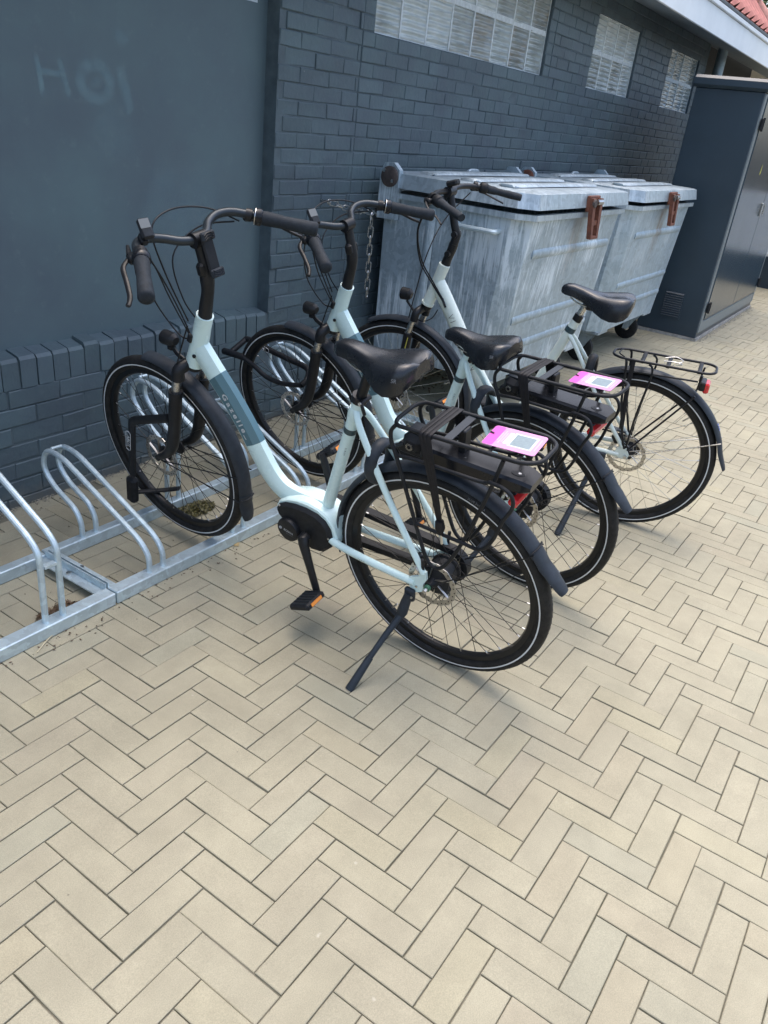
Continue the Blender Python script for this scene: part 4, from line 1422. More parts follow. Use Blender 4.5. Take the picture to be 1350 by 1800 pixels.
def saddle(parent, xf, du, dz, mat, w=1.0, logo=True, k=.88, tilt=0.0):
    S = [(.378, .010, .634, .016), (.372, .021, .645, .030), (.355, .028, .655, .042), (.325, .032, .660, .046), (.285, .037, .657, .048), (.250, .047, .653, .055), (.215, .066, .652, .068), (.180, .086, .656, .080), (.145, .099, .664, .088), (.115, .102, .672, .088), (.090, .094, .675, .078), (.076, .074, .672, .060), (.070, .040, .668, .040)]
    S = [(.235 + (u - .235) * k, hw * k * .98, .662 + (zt - .662) * .9 + (u - .235) * tilt, dr * k) for u, hw, zt, dr in S]
    m = MB(xf)
    K = 16
    vs_, fs = [], []
    for (u, hw, zt, dr) in S:
        hw *= w
        for j in range(K + 1):
            t = -1 + 2 * j / K
            a = abs(t)
            y = hw * math.copysign(math.sin(min(1, a * 1.04) * PI / 2) ** 0.9, t)
            z = zt - dr * (a ** 3.0)
            if hw > 0.06:
                z -= 0.006 * math.exp(-(t / 0.22) ** 2)          # central channel
                z += 0.004 * math.exp(-((a - 0.45) / 0.2) ** 2)
            vs_.append((u + du, y, z + dz))
    n1 = K + 1
    ns = len(S)
    for i in range(ns - 1):
        for j in range(K):
            fs.append((i * n1 + j, i * n1 + j + 1, (i + 1) * n1 + j + 1, (i + 1) * n1 + j))
    # underside
    for (u, hw, zt, dr) in S:
        vs_.append((u + du, 0, zt - min(dr, 0.055) + dz + 0.004))
    b0 = ns * n1
    for i in range(ns - 1):
        fs.append((i * n1, (i + 1) * n1, b0 + i + 1, b0 + i))
        fs.append((i * n1 + K, b0 + i, b0 + i + 1, (i + 1) * n1 + K))
    fs.append(tuple(range(n1)) + (b0,))
    fs.append(tuple((ns - 1) * n1 + j for j in range(n1))[::-1] + (b0 + ns - 1,))
    m.add(vs_, fs)
    o = m.build('saddle', mat, parent, 75)
    rl = MB(xf)
    for s in (-1, 1):
        rl.tube(catmull([(.33 + du, s * .012, .618 + dz), (.28 + du, s * .02, .598 + dz), (.20 + du, s * .022, .596 + dz), (.12 + du, s * .035, .615 + dz)], 4), 0.0035, 6)
    rl.build('saddle_rail', MAT['steel'], o)
    cl = MB(xf); cl.box((.238 + du, 0, .596 + dz), (.045, .05, .03), ch=.006); cl.build('saddle_clamp', MAT['black'], o)
    for s in (-1, 1):
        e = MB(xf); e.tube([(.138 + du, s * .045, .632 + dz), (.138 + du, s * .045, .584 + dz)], [.022, .017], 12); e.build('elastomer', MAT['black'], o)
    if logo:
        # small outline mark on the rear flank
        lettering('SR', 0.014, (.120 + du, .0868 * w, .642 + dz), (-1, -0.16, 0.05), (0, -0.42, 0.9), MAT['greyprint'], o, xf, name='mark')
    return o

def cable(parent, xf, pts, r=0.0026, mat='black'):
    m = MB(xf); m.tube(catmull(pts, 7), r, 6); return m.build('cable', MAT[mat], parent, 80)

def make_ebike(x, y, head, lean, steer, hf, label, sad, plate, wb=1.124, seed=0):
    pit = math.atan2(hf, wb)
    fw = Vector((math.cos(head) * math.cos(pit), math.sin(head) * math.cos(pit), math.sin(pit)))
    lf0 = Vector((-math.sin(head), math.cos(head), 0))
    up0 = fw.cross(lf0)
    up = up0 * math.cos(lean) + lf0 * math.sin(lean)
    lf = lf0 * math.cos(lean) - up0 * math.sin(lean)
    rot = Matrix((fw, lf, up)).transposed()
    B = thing('bicycle', (x, y, 0.0), label, 'bicycle', 'pale bicycles parked at the rack', rot)
    T = Matrix.Translation((0, 0, RTY))
    ha = R_(68.0)
    ax = Vector((-math.cos(ha), 0, math.sin(ha)))
    perp = Vector((math.sin(ha), 0, math.cos(ha)))
    Apt = Vector((wb, 0, 0)) - perp * 0.05
    ST = T @ Matrix.Translation(Apt) @ Matrix.Rotation(steer, 4, ax) @ Matrix.Translation(-Apt)
    BX_ = B
    part = lambda: MB(T)
    spart = lambda: MB(ST)
    # ---- wheels
    add_wheel(WR, B, T, 36, seed, 'ACTIVE PLUS')
    add_wheel(WF, B, ST @ Matrix.Translation((wb, 0, 0)), 36, seed + 1)
    # ---- frame
    DT = catmull([(.897, 0, .482), (.842, 0, .408), (.785, 0, .335), (.727, 0, .248), (.682, 0, .165), (.640, 0, .098), (.590, 0, .058), (.520, 0, .046), (.42, 0, .052)], 5)
    hx, hz = 0.0255, 0.0355
    prof = [(-hx * .45, hz), (hx * .45, hz), (hx, hz * .42), (hx, -hz * .55), (hx * .55, -hz), (-hx * .55, -hz), (-hx, -hz * .55), (-hx, hz * .42)]
    # sweep normal = side x tangent; tangent runs back and down, so normal points up-back
    m = part()
    m.sweep(DT, [(a, b) for a, b in prof], ref=(0, 1, 0))
    m.tube([(.9255, 0, .408), (.917, 0, .428), (.88, 0, .512), (.868, 0, .545), (.849, 0, .588)], [.031, .0295, .0275, .0268, .0265], 20)
    m.tube([(.286, 0, .500), (.30, 0, .452), (.42, 0, .052)], [.0185, .0185, .0195], 18)
    m.tube([(.3085, 0, .425), (.3022, 0, .446), (.2965, 0, .466)], [.0195, .0215, .0195], 18)
    for s in (-1, 1):
        m.tube(catmull([(.292, s * .008, .462), (.262, s * .030, .418), (.15, s * .056, .248), (.035, s * .068, .075), (.018, s * .069, .045)], 5), [.0105] * 20 + [.009], 12, flat=0.85)
        m.tube(catmull([(.40, s * .034, -.012), (.352, s * .050, -.018), (.24, s * .060, -.016), (.10, s * .067, -.008), (.045, s * .069, -.004)], 4), [.013] * 5 + [.012] * 12, 12)
        m.plate([(.062, -.018), (.062, .010), (.03, .030), (.024, .058), (.008, .055), (.004, .028), (.014, .008), (.016, -.024), (.05, -.045)][::-1 if s < 0 else 1], s * .064, s * .073)
    m.tube([(.225, -.040, .358), (.225, .040, .358)], .0075, 10)
    # motor cradle
    mot = [(.592, .020), (.580, .044), (.549, .064), (.507, .079), (.463, .084), (.42, .080), (.385, .064), (.362, .036), (.350, -.005), (.352, -.035), (.37, -.05), (.45, -.03), (.56, .0)]
    m.plate(mot[::-1], 0, .046, .006)
    m.plate(mot, 0, -.046, .006)
    fr = m.build('frame', MAT['mint'], B, 38)
    # dark decal wrapped over the top and left facets of the down tube
    i0, i1 = 6, 19
    m = part()
    sub = DT[i0:i1]
    k_ = 1.0
    dp = [(-hx - .0005, hz * .42 + .0), (-hx * .45 - .0, hz + .0006), (hx * .45, hz + .0006), (hx + .0005, hz * .42), (hx + .0005, -hz * .50)]
    dp2 = [(-hx - .0005, -hz * .50)] + dp
    m.sweep(sub, dp2, ref=(0, 1, 0), closed_prof=False)
    m.build('decal', MAT['teal'], fr, 20)
    tdir = (DT[17] - DT[7]).normalized()
    nrm = Vector((0, 1, 0)).cross(tdir)
    mid = DT[13]
    lettering('Gazelle_', 0.030, mid + Vector((0, hx + .0012, 0)) + nrm * .0035 - tdir * 0.002, tdir, nrm, MAT['white'], fr, T, spacing=1.5, bold=0.0008)
    # band and tiny model name on the seat tube
    sdir = Vector((.42 - .30, 0, .052 - .452)).normalized()
    pb = Vector((.30, 0, .452)) + sdir * 0.068
    m = part(); m.tube([pb - sdir * .010, pb + sdir * .010], .0192, 18, caps=False); m.build('band', MAT['tealband'], fr)
    lettering('PARIS', 0.0085, pb + sdir * 0.072 + Vector((-.011, .0172, -.003)), sdir * -1, (-0.75, -0.6, -0.2), MAT['darkprint'], fr, T, spacing=1.5)
    lettering('PARIS', 0.0075, (.235, .0745, -.014), (-1, 0.03, 0.05), (0.05, 0, 1), MAT['darkprint'], fr, T, spacing=1.5)
    for u_, z_ in ((.03, .044), (.052, -.002), (.036, -.012)):
        m = part(); m.tube([(u_, .072, z_), (u_, .076, z_)], .0042, 8); m.build('bolt', MAT['steel'], fr)
    # small cable port on the head
    m = part(); m.tube([(.893, .024, .452), (.893, .031, .452)], .006, 10); m.build('cable_port', MAT['black'], fr)
    # ---- motor
    cov = [(.585, .018), (.574, .038), (.549, .053), (.507, .064), (.463, .068), (.42, .064), (.389, .049), (.37, .024), (.362, -.011), (.367, -.045), (.403, -.082), (.439, -.090), (.475, -.080), (.53, -.05), (.565, -.012), (.582, .006)]
    m = part()
    m.plate(cov[::-1], -.040, .060, .010)
    m.plate(cov, -.038, -.064, .008)
    mo = m.build('motor', MAT['blackmatt'], B, 40)
    m = part(); m.lathe([(0.001, .058), (.043, .058), (.043, .070), (.040, .075), (.028, .0765), (.001, .0765)], 30, False, (.527, 0, -.036)); m.build('motor_cap', MAT['black'], mo)
    lettering('BOSCH', 0.0115, (.521, .0772, -.037), (-1, 0, -.16), (-.16, 0, 1), MAT['white'], mo, T)
    lettering('eBike Systems', 0.0052, (.517, .0772, -.0475), (-1, 0, -.16), (-.16, 0, 1), MAT['greyprint'], mo, T)
    m = part()
    m.tube([(.553 + .0045 * math.cos(a), .0772, -.0325 + .0045 * math.sin(a)) for a in [2 * PI * i / 14 for i in range(14)]], .0008, 4, closed=True)
    m.box((.553, .0773, -.0325), (.005, .0006, .0014)); m.build('emblem', MAT['white'], mo, 0)
    for u_, z_ in ((.565, .040), (.372, -.006)):
        m = part(); m.tube([(u_, .058, z_), (u_, .0612, z_)], .003, 8); m.build('screw', MAT['steel'], mo)
    # ---- cranks and pedals
    bb = Vector((.452, 0, -.024))
    ce = Vector((.385, 0, -.198))
    for s in (1, -1):
        d = (ce - bb) * s
        side = Vector((0, s, 0))
        m = part()
        P = [bb + side * .070, bb + side * .086, bb + side * .093 + d * .12, bb + side * .102 + d * .5, bb + side * .112 + d * .95, bb + side * .112 + d * 1.06]
        m.tube(P, [.019, .019, .0165, .0135, .0125, .010], 10, flat=.72, ref=(0, 1, 0) if False else (1, 0, .3))
        m.build('crank', MAT['black'], B, 50)
        pc = bb + d + side * .163
        tilt = Matrix.Rotation(R_(28), 3, 'Y') if s > 0 else Matrix.Rotation(R_(38), 3, 'Y')
        m = part()
        m.box(pc, (.088, .088, .022), tilt, ch=.006)
        m.tube([bb + d + side * .112, pc + side * .03], .007, 8)
        pd = m.build('pedal', MAT['blackmatt'], B)
        for q in (-1, 1):
            m = part(); m.box(pc + tilt @ Vector((q * .0445, 0, 0)), (.003, .050, .011), tilt); m.build('reflector', MAT['orange'], pd, 0)
        m = part()
        for q in range(6):
            m.box(pc + tilt @ Vector((0, -.035 + q * .014, .0115)), (.070, .004, .003), tilt)
        m.build('grip_ridges', MAT['grip'], pd, 0)
    # ---- closed chain guard on the right
    cg = []
    for i in range(13):
        a = R_(90 - 180 * i / 12)
        cg.append((.452 + .072 * math.cos(a), -.024 + .072 * math.sin(a)))
    for i in range(13):
        a = R_(270 - 180 * i / 12)
        cg.append((.0 + .050 * math.cos(a), .0 + .050 * math.sin(a)))
    m = part(); m.sweep([Vector((u_, -.064, z_)) for u_, z_ in cg], [(-.013, -.011), (.013, -.011), (.013, .011), (-.013, .011)], ref=(0, 1, 0), closed=True)
    m.build('chain_guard', MAT['blackmatt'], B, 50)
    # ---- fenders
    fe = fender_shell(part(), (0, 0), .3685, -12, 142, wd=.0275).build('fender', MAT['fender'], B, 50)
    m = part(); fender_shell(m, (0, 0), .3715, 139, 147, .0285, flap=[(-.3285, .1885), (-.345, .171), (-.360, .155), (-.372, .143), (-.378, .137)], n=5); m.build('mudflap', MAT['fender'], fe, 50)
    for a in (140,):
        for s in (-1, 1):
            m = part(); ra = R_(a)
            m.tube([(.0, s * .066, .0), (.358 * math.cos(ra), s * .031, .358 * math.sin(ra)), (.371 * math.cos(ra), s * .028, .371 * math.sin(ra))], .0022, 6); m.build('fender_stay', MAT['black'], fe)
    m = part(); m.tube([((.3785 - abs(q) ** 2 * 11) * math.cos(R_(139)), q, (.3785 - abs(q) ** 2 * 11) * math.sin(R_(139))) for q in (-.0305, -.022, -.012, 0, .012, .022, .0305)], .0026, 6); m.build('stay_clip', MAT['black'], fe)
    m = spart(); fender_shell(m, (wb, 0), .3685, 84, 190, wd=.0285); ff = m.build('fender', MAT['fender'], B, 50)
    m = spart(); fender_shell(m, (wb, 0), .3715, 185, 192, .0295, flap=[(wb - .3645, -.090), (wb - .366, -.105), (wb - .367, -.120), (wb - .367, -.132), (wb - .366, -.140)], n=4); m.build('mudflap', MAT['fender'], ff, 50)
    m = spart(); m.tube([(wb + (.3785 - abs(q) ** 2 * 11) * math.cos(R_(187)), q, (.3785 - abs(q) ** 2 * 11) * math.sin(R_(187))) for q in (-.0305, -.022, -.012, 0, .012, .022, .0305)], .0024, 6); m.build('stay_clip', MAT['black'], ff)
    for s in (-1, 1):
        for a in (188, 172):
            m = spart(); ra = R_(a); m.tube([(wb - .01, s * .058, -.01), (wb + .368 * math.cos(ra), s * .033, .368 * math.sin(ra))], .0022, 6); m.build('fender_stay', MAT['black'], ff)
    # ---- fork
    m = spart()
    m.tube([(.9265, 0, .412), (.935, 0, .392)], [.030, .027], 18)
    m.tube(fillet([(.947, .058, .365), (.944, .058, .402), (.935, .0, .412), (.944, -.058, .402), (.947, -.058, .365)], .03, 4), .0205, 14, flat=1.0, ref=(1, 0, 0))
    for s in (-1, 1):
        P = catmull([(.9735, s * .058, .305), (1.000, s * .058, .20), (1.028, s * .058, .105), (1.062, s * .058, .048), (1.110, s * .056, .010), (1.124, s * .056, .0)], 4)
        m.tube(P, [.0215] * 10 + [.0205, .0195, .018, .017, .016, .015, .014, .013, .012, .011, .010], 14)
        m.tube([(.9700, s * .058, .318), (.9735, s * .058, .300)], .0235, 14)
        m.tube([(wb, s * .048, 0), (wb, s * .068, 0)], .012, 12)
    m.tube(fillet([(.985, -.058, .268), (.968, -.050, .300), (.955, 0, .33), (.968, .050, .300), (.985, .058, .268)], .02, 3) if False else [(.99, .04, .25), (.99, .0585, .25)], .008, 8)
    fk = m.build('fork', MAT['black'], B, 45)
    for s in (-1, 1):
        m = spart(); m.tube([(.944, s * .058, .392), (.972, s * .058, .308)], .0152, 14); m.build('stanchion', MAT['steel'], fk)
    m = spart(); m.box((1.062, .044, .068), (.045, .020, .05), Matrix.Rotation(R_(-40), 3, 'Y'), ch=.006); m.tube(catmull([(1.06, .05, .09), (1.02, .066, .15), (1.0, .07, .24), (.95, .06, .40), (.90, .03, .55)], 5), .0025, 6); m.build('brake_caliper', MAT['gloss'], fk)
    m = part(); m.box((.045, .048, .072), (.05, .022, .04), Matrix.Rotation(R_(30), 3, 'Y'), ch=.006); m.build('brake_caliper', MAT['gloss'], B)
    # ---- headlight
    m = spart()
    m.tube([(1.004, 0, .456), (1.014, 0, .458), (1.046, 0, .458), (1.056, 0, .458)], [.014, .022, .0245, .0245], 18)
    hl_ = m.build('headlight', MAT['black'], B)
    m = spart(); m.tube([(1.0555, 0, .458), (1.0575, 0, .458)], .0215, 18); m.build('lens', MAT['lens'], hl_)
    m = spart(); m.tube([(1.028, 0, .435), (1.010, 0, .415), (.972, .0, .398), (.955, 0, .404)], .006, 8, flat=1.6); m.box((1.03, 0, .43), (.02, .024, .018), ch=.004); m.build('bracket', MAT['black'], hl_)
    # ---- stem
    m = spart()
    SP = catmull([(.851, 0, .583), (.838, 0, .625), (.823, 0, .672), (.820, 0, .712), (.823, 0, .752), (.833, 0, .800)], 4)
    m.tube(SP, [.0225, .0215, .0205, .020, .020, .0195, .019, .0185, .019, .0195, .0205, .021, .021, .020, .019, .018, .0175, .017, .017, .017, .018], 16)
    m.tube([(.836, -.022, .815), (.836, .022, .815)], .0215, 16)
    m.box((.822, 0, .735), (.03, .052, .04), Matrix.Rotation(R_(10), 3, 'Y'), ch=.008)
    st = m.build('stem', MAT['black'], B, 45)
    if plate:
        rt = Matrix.Rotation(R_(13), 3, 'Y')
        c0 = Vector((.793, 0, .782))
        m = spart(); m.box(c0, (.010, .040, .122), rt, ch=.004)
        pl = m.build('device_mount', MAT['blackmatt'], st)
        for zz, dirn in ((.050, 1), (-.050, -1)):
            m = spart()
            e = lambda yy, zzz: c0 + rt @ Vector((-.009, yy, zzz))
            m.box(e(0, zz), (.011, .049, .024), rt, ch=.004)
            m.build('mount_pad', MAT['grip'], pl)
            for q in range(3):
                m = spart()
                zc = zz + dirn * (.007 - q * .0065)
                m.tube([c0 + rt @ Vector((-.0152, yy, zc + dirn * (-.004 if abs(yy) > .01 else .002))) for yy in (-.017, -.006, .0, .006, .017)], .0016, 5)
                m.build('grip_ridge', MAT['black'], pl)
    # ---- handlebar
    bar = [(.836, 0, .815), (.852, .045, .818), (.884, .085, .829), (.896, .130, .838), (.880, .172, .839), (.842, .202, .832), (.800, .226, .823), (.682, .318, .792)]
    full = [(u_, -l_, z_) for u_, l_, z_ in bar[:0:-1]] + bar
    m = spart(); m.tube(catmull(full, 6), .0125, 14); hb = m.build('handlebar', MAT['barm'], B, 60)
    for s in (-1, 1):
        g0, g1 = Vector((.800, s * .226, .823)), Vector((.677, s * .322, .790))
        gd = (g1 - g0).normalized()
        m = spart()
        L_ = (g1 - g0).length
        m.tube([g0 - gd * .004, g0 + gd * .004, g0 + gd * L_ * .33, g0 + gd * L_ * .36, g0 + gd * L_ * .7, g0 + gd * L_ * .96, g1], [.0200, .0210, .0190, .0180, .0200, .0215, .0155], 16)
        m.build('grip', MAT['grip'], hb, 60)
        m = spart()
        m.tube([g0 - gd * .030, g0 - gd * .026, g0 - gd * .010, g0 - gd * .005], [.018, .0245, .0250, .0210], 18)
        m.build('shifter_collar', MAT['gloss'], hb, 50)
        if s < 0:
            m = spart(); m.tube([g0 - gd * .0265, g0 - gd * .0245], .0258, 18); m.build('bell_ring', MAT['steel'], hb)
        out = Vector((gd.y * -s, gd.x * s, 0)) * -1          # forward side of the grip
        fwd = Vector((-gd.y, gd.x, 0)) * s
        if fwd.x < 0: fwd = -fwd
        c = g0 - gd * .045
        m = spart()
        m.box(c + fwd * .022 + Vector((0, 0, -.012)), (.040, .026, .024), Matrix.Rotation(math.atan2(gd.y, gd.x), 3, 'Z'), ch=.006)
        m.tube([c - gd * .008, c + gd * .010], .0185, 14)
        lvp = [c + fwd * .034 + Vector((0, 0, -.014)), c + fwd * .050 + gd * .03 + Vector((0, 0, -.018)), c + fwd * .046 + gd * .075 + Vector((0, 0, -.026)), c + fwd * .042 + gd * .125 + Vector((0, 0, -.040)), c + fwd * .050 + gd * .150 + Vector((0, 0, -.048))]
        m.tube(catmull(lvp, 4), [.0072] * 14 + [.0066, .0076, .0066][:3], 8, flat=.75)
        m.tube([c + fwd * .03 - gd * .01 + Vector((0, 0, -.012)), c + fwd * .032 - gd * .055 + Vector((0, 0, -.010))], [.009, .005], 8)
        m.build('brake_lever', MAT['black'], hb, 50)
    # display by the left grip
    rt = Matrix.Rotation(R_(-20), 3, 'Z') @ Matrix.Rotation(R_(-52), 3, 'Y')
    dc = Vector((.862, .150, .876))
    m = spart(); m.box(dc, (.056, .034, .015), rt, ch=.005); m.box(dc + Vector((.006, .008, -.026)), (.03, .022, .024), rt, ch=.004)
    dsp = m.build('display', MAT['black'], B)
    m = spart(); m.box(dc + rt @ Vector((.012, 0, .0080)), (.025, .027, .0012), rt); m.build('screen', MAT['screen'], dsp, 0)
    m = spart(); m.box(dc + rt @ Vector((-.013, 0, .0080)), (.018, .022, .0016), rt); m.build('button', MAT['grip'], dsp, 0)
    # ---- cables
    L0 = Vector((.862, .186, .812)); R0 = Vector((.862, -.186, .812))
    cable(B, ST, [L0, (.905, .120, .775), (.935, .05, .66), (.915, .026, .56), (.900, .024, .52)])
    cable(B, ST, [L0 + Vector((.01, 0, 0)), (.925, .10, .76), (.950, .04, .63), (.915, .022, .53), (.900, .024, .515)])
    cable(B, ST, [L0 + Vector((0, .012, 0)), (.940, .125, .72), (.985, .06, .60), (.945, .03, .51), (.902, .026, .505)])
    cable(B, ST, [R0, (.930, -.13, .850), (.955, -.02, .868), (.940, .07, .840), (.928, .06, .72), (.905, .02, .56)])
    cable(B, ST, [R0 + Vector((.01, .01, 0)), (.945, -.10, .80), (.955, 0, .74), (.925, .01, .62), (.895, -.018, .54)])
    m = part(); m.box((.900, .027, .510), (.016, .012, .03), Matrix.Rotation(R_(-22), 3, 'Y'), ch=.003); m.build('cable_guide', MAT['blackmatt'], B)
    # ---- seat post and clamp
    m = part(); m.tube([(.30, 0, .452), (.250 + sad[0] * .3, 0, .597 + sad[1])], .0145, 14); m.build('seat_post', MAT['black'], B)
    m = part(); m.tube([(.2895, 0, .488), (.2835, 0, .508)], .0225, 18); m.tube([(.266, -.018, .500), (.266, .024, .498)], .008, 8); m.tube(catmull([(.262, .024, .498), (.255, .03, .49), (.252, .026, .47)], 3), .005, 6)
    sc_ = m.build('seat_clamp', MAT['black'], B)
    m = part(); m.tube([(.266, .024, .498), (.266, .029, .498)], .006, 8); m.build('bolt', MAT['steel'], sc_)
    saddle(B, T, sad[0], sad[1], MAT['saddle'])
    # ---- ring lock on the seat stays
    RLK = []
    for i in range(17):
        a = R_(-60 + 300 * i / 16)
        RLK.append(Vector((.216, .052 * math.cos(a), .318 + .058 * math.sin(a))))
    m = part(); m.tube(RLK, .013, 10, flat=1.5, ref=(0, 0, 1)); m.build('ring_lock', MAT['fender'], B, 50)
    # ---- carrier
    m = part()
    TL = [(.128, .050), (.128, -.050)]
    zt = lambda u_: .508 + (.128 - u_) * .068
    loop = fillet([(.02, .070), (.128, .070), (.132, .0), (.128, -.070), (-.272, -.070), (-.276, 0), (-.272, .070), (.02, .070)], .03, 4) if False else None
    cpts = [(.02, .070, 0), (.120, .070, 0), (.136, .045, 0), (.136, -.045, 0), (.120, -.070, 0), (-.235, -.070, 0), (-.272, -.045, 0), (-.272, .045, 0), (-.235, .070, 0), (.0199, .070, 0)]
    cp = fillet(cpts, .025, 4)
    m.tube([Vector((p.x, p.y, zt(p.x))) for p in cp[:-1]], .0058, 10, closed=True)
    for s in (-1, 1):
        m.tube(catmull([(-.186, s * .070, .522), (-.152, s * .073, .391), (-.098, s * .075, .22), (-.055, s * .075, .122), (-.024, s * .075, .094), (.005, s * .075, .112), (.037, s * .075, .19), (.112, s * .073, .405), (.132, s * .072, .452), (.136, s * .070, .485), (.122, s * .070, .508)], 5), .0056, 10)
        m.tube(catmull([(.116, s * .072, .418), (.046, s * .073, .429), (-.13, s * .076, .441), (-.165, s * .084, .456), (-.208, s * .092, .459), (-.230, s * .092, .442), (-.233, s * .092, .41), (-.213, s * .092, .362), (-.190, s * .090, .285), (-.158, s * .088, .240), (-.10, s * .080, .229), (.045, s * .075, .222)], 5), .0052, 10)
        m.tube([(.02, s * .075, .102), (.02, s * .066, .04)], .005, 8)
    for u_ in (.055, -.14, -.215):
        m.tube([(u_, -.068, zt(u_) - .004), (u_, .068, zt(u_) - .004)], .0045, 8)
    ca = m.build('carrier', MAT['blackmatt'], B, 60)
    m = part(); m.box((-.026, 0, .5165), (.022, .128, .003)); m.build('cross_plate', MAT['kick'], ca, 0)
    m = part(); m.box((-.036, -.012, .482), (.020, .034, .066), ch=.003); m.build('battery_bracket', MAT['black'], ca)
    m = part(); m.box((.095, 0, .4715), (.044, .050, .004), ch=.001); m.build('dock_panel', MAT['kick'], ca)
    # battery slung under the top rails
    m = part()
    sec = [(.064, .038, .408, .444), (.056, .041, .405, .449), (-.15, .042, .411, .454), (-.224, .041, .416, .455), (-.250, .034, .426, .448)]
    vs_, fs = [], []
    for u_, hw, z0, z1 in sec:
        c_ = .007
        vs_ += [(u_, hw - c_, z1), (u_, hw, z1 - c_), (u_, hw, z0 + c_), (u_, hw - c_, z0), (u_, -hw + c_, z0), (u_, -hw, z0 + c_), (u_, -hw, z1 - c_), (u_, -hw + c_, z1)]
    for i in range(len(sec) - 1):
        for j in range(8):
            fs.append((i * 8 + j, i * 8 + (j + 1) % 8, (i + 1) * 8 + (j + 1) % 8, (i + 1) * 8 + j))
    fs += [tuple(range(8))[::-1], tuple(32 + j for j in range(8))]
    m.add(vs_, fs); bt = m.build('battery', MAT['gloss'], B, 25)
    m = part(); m.box((.094, .0, .440), (.062, .084, .056), Matrix.Rotation(R_(-6), 3, 'Y'), ch=.016); m.box((.10, 0, .410), (.09, .05, .03), ch=.006); lk_ = m.build('battery_dock', MAT['blackmatt'], bt)
    m = part(); m.tube([(.096, .040, .436), (.096, .0455, .436)], .0105, 16); m.build('key_lock', MAT['steel'], bt)
    m = part(); m.tube([(.096, .045, .436), (.096, .0465, .436)], .0055, 10); m.build('keyhole', MAT['black'], bt)
    m = part(); m.tube([(.15, .0, .36), (.155, .02, .40), (.12, .03, .43)], .004, 6); m.build('dock_cable', MAT['black'], bt)
    m = part()
    m.plate([(-.203 + .018 * math.cos(a), .4478 * 0 + .010 * math.sin(a)) for a in [2 * PI * i / 18 for i in range(18)]], 0, .0012); m.v = [Vector((p.x, p.z + .010, .4546 + p.y)) for p in m.v]
    m.build('handle_slot', MAT['black'], bt)
    m = part(); m.tube([(-.207, .009, .4550), (-.207, .009, .4570)], .0042, 10); m.build('bolt', MAT['steel'], bt)
    m = part(); m.tube([(-.060, .022, .4515), (-.060, .022, .4530)], .0025, 8); m.build('charge_mark', MAT['fender'], bt)
    # ---- tail light
    m = part(); m.box((-.212, 0, .386), (.026, .092, .026), Matrix.Rotation(R_(-20), 3, 'Y'), ch=.006)
    tl = m.build('tail_light', MAT['red'], B)
    m = part(); m.box((-.198, 0, .398), (.024, .05, .014), ch=.003); m.build('bracket', MAT['black'], tl)
    # ---- elastic straps over the carrier
    for k, off in enumerate((-.0125, 0, .0125)):
        m = part()
        u0 = .030 + off
        z0 = zt(u0) + .008
        P = fillet([(-.030 + off * .25, .079, .262), (.012 + off * .8, .083, .452), (u0, .0795, z0 - .004), (u0 - .002, .070, z0), (u0 - .006, -.070, z0), (u0 - .004, -.0795, z0 - .004), (.012 + off * .8, -.083, .452), (-.030 + off * .25, -.079, .262)], .006, 3)
        m.tube(P, .0062, 8, flat=.30, ref=(1, 0, .0))
        m.build('strap', MAT['strap'], B, 50)
    for s in (-1, 1):
        m = part(); m.tube([(-.029, s * .079, .268), (-.033, s * .08, .246), (-.036, s * .08, .226)], [.012, .014, .006], 10); hk = m.build('strap_end', MAT['strap'], B)
        m = part(); m.tube([(-.036, s * .08, .228), (-.041, s * .08, .196)], .004, 8); m.build('hook', MAT['steel'], hk)
    # ---- kickstand
    m = part()
    m.box((.055, .078, -.050), (.034, .016, .045), ch=.004)
    m.tube([(.056, .080, -.045), (.066, .088, -.095), (.070, .094, -.122), (.072, .100, -.135)], [.013, .016, .017, .012], 12)
    m.tube([(.070, .098, -.128), (.086, .165, -.178), (.097, .226, -.222)], [.0115, .0095, .009], 12)
    ks = m.build('kickstand', MAT['kick'], B, 45)
    m = part(); m.tube([(.0965, .224, -.2205), (.107, .308, -.281), (.1088, .316, -.2873)], [.0112, .0135, .0125], 12); m.build('rubber_foot', MAT['kick'], ks)
    for q in (-.010, .010):
        m = part(); m.tube([(.055 + q, .085, -.052), (.055 + q, .0885, -.052)], .0045, 8); m.build('bolt', MAT['steel'], ks)
    # axle nut with coloured washer
    m = part(); m.tube([(0, .068, 0), (0, .078, 0)], .010, 12); m.build('axle_washer', simple('green_washer', (.05, .16, .09), .5), B)
    m = part(); m.tube([(0, .076, 0), (0, .092, 0)], .0065, 6); m.build('axle_nut', MAT['steel'], B)
    return B, T, ST

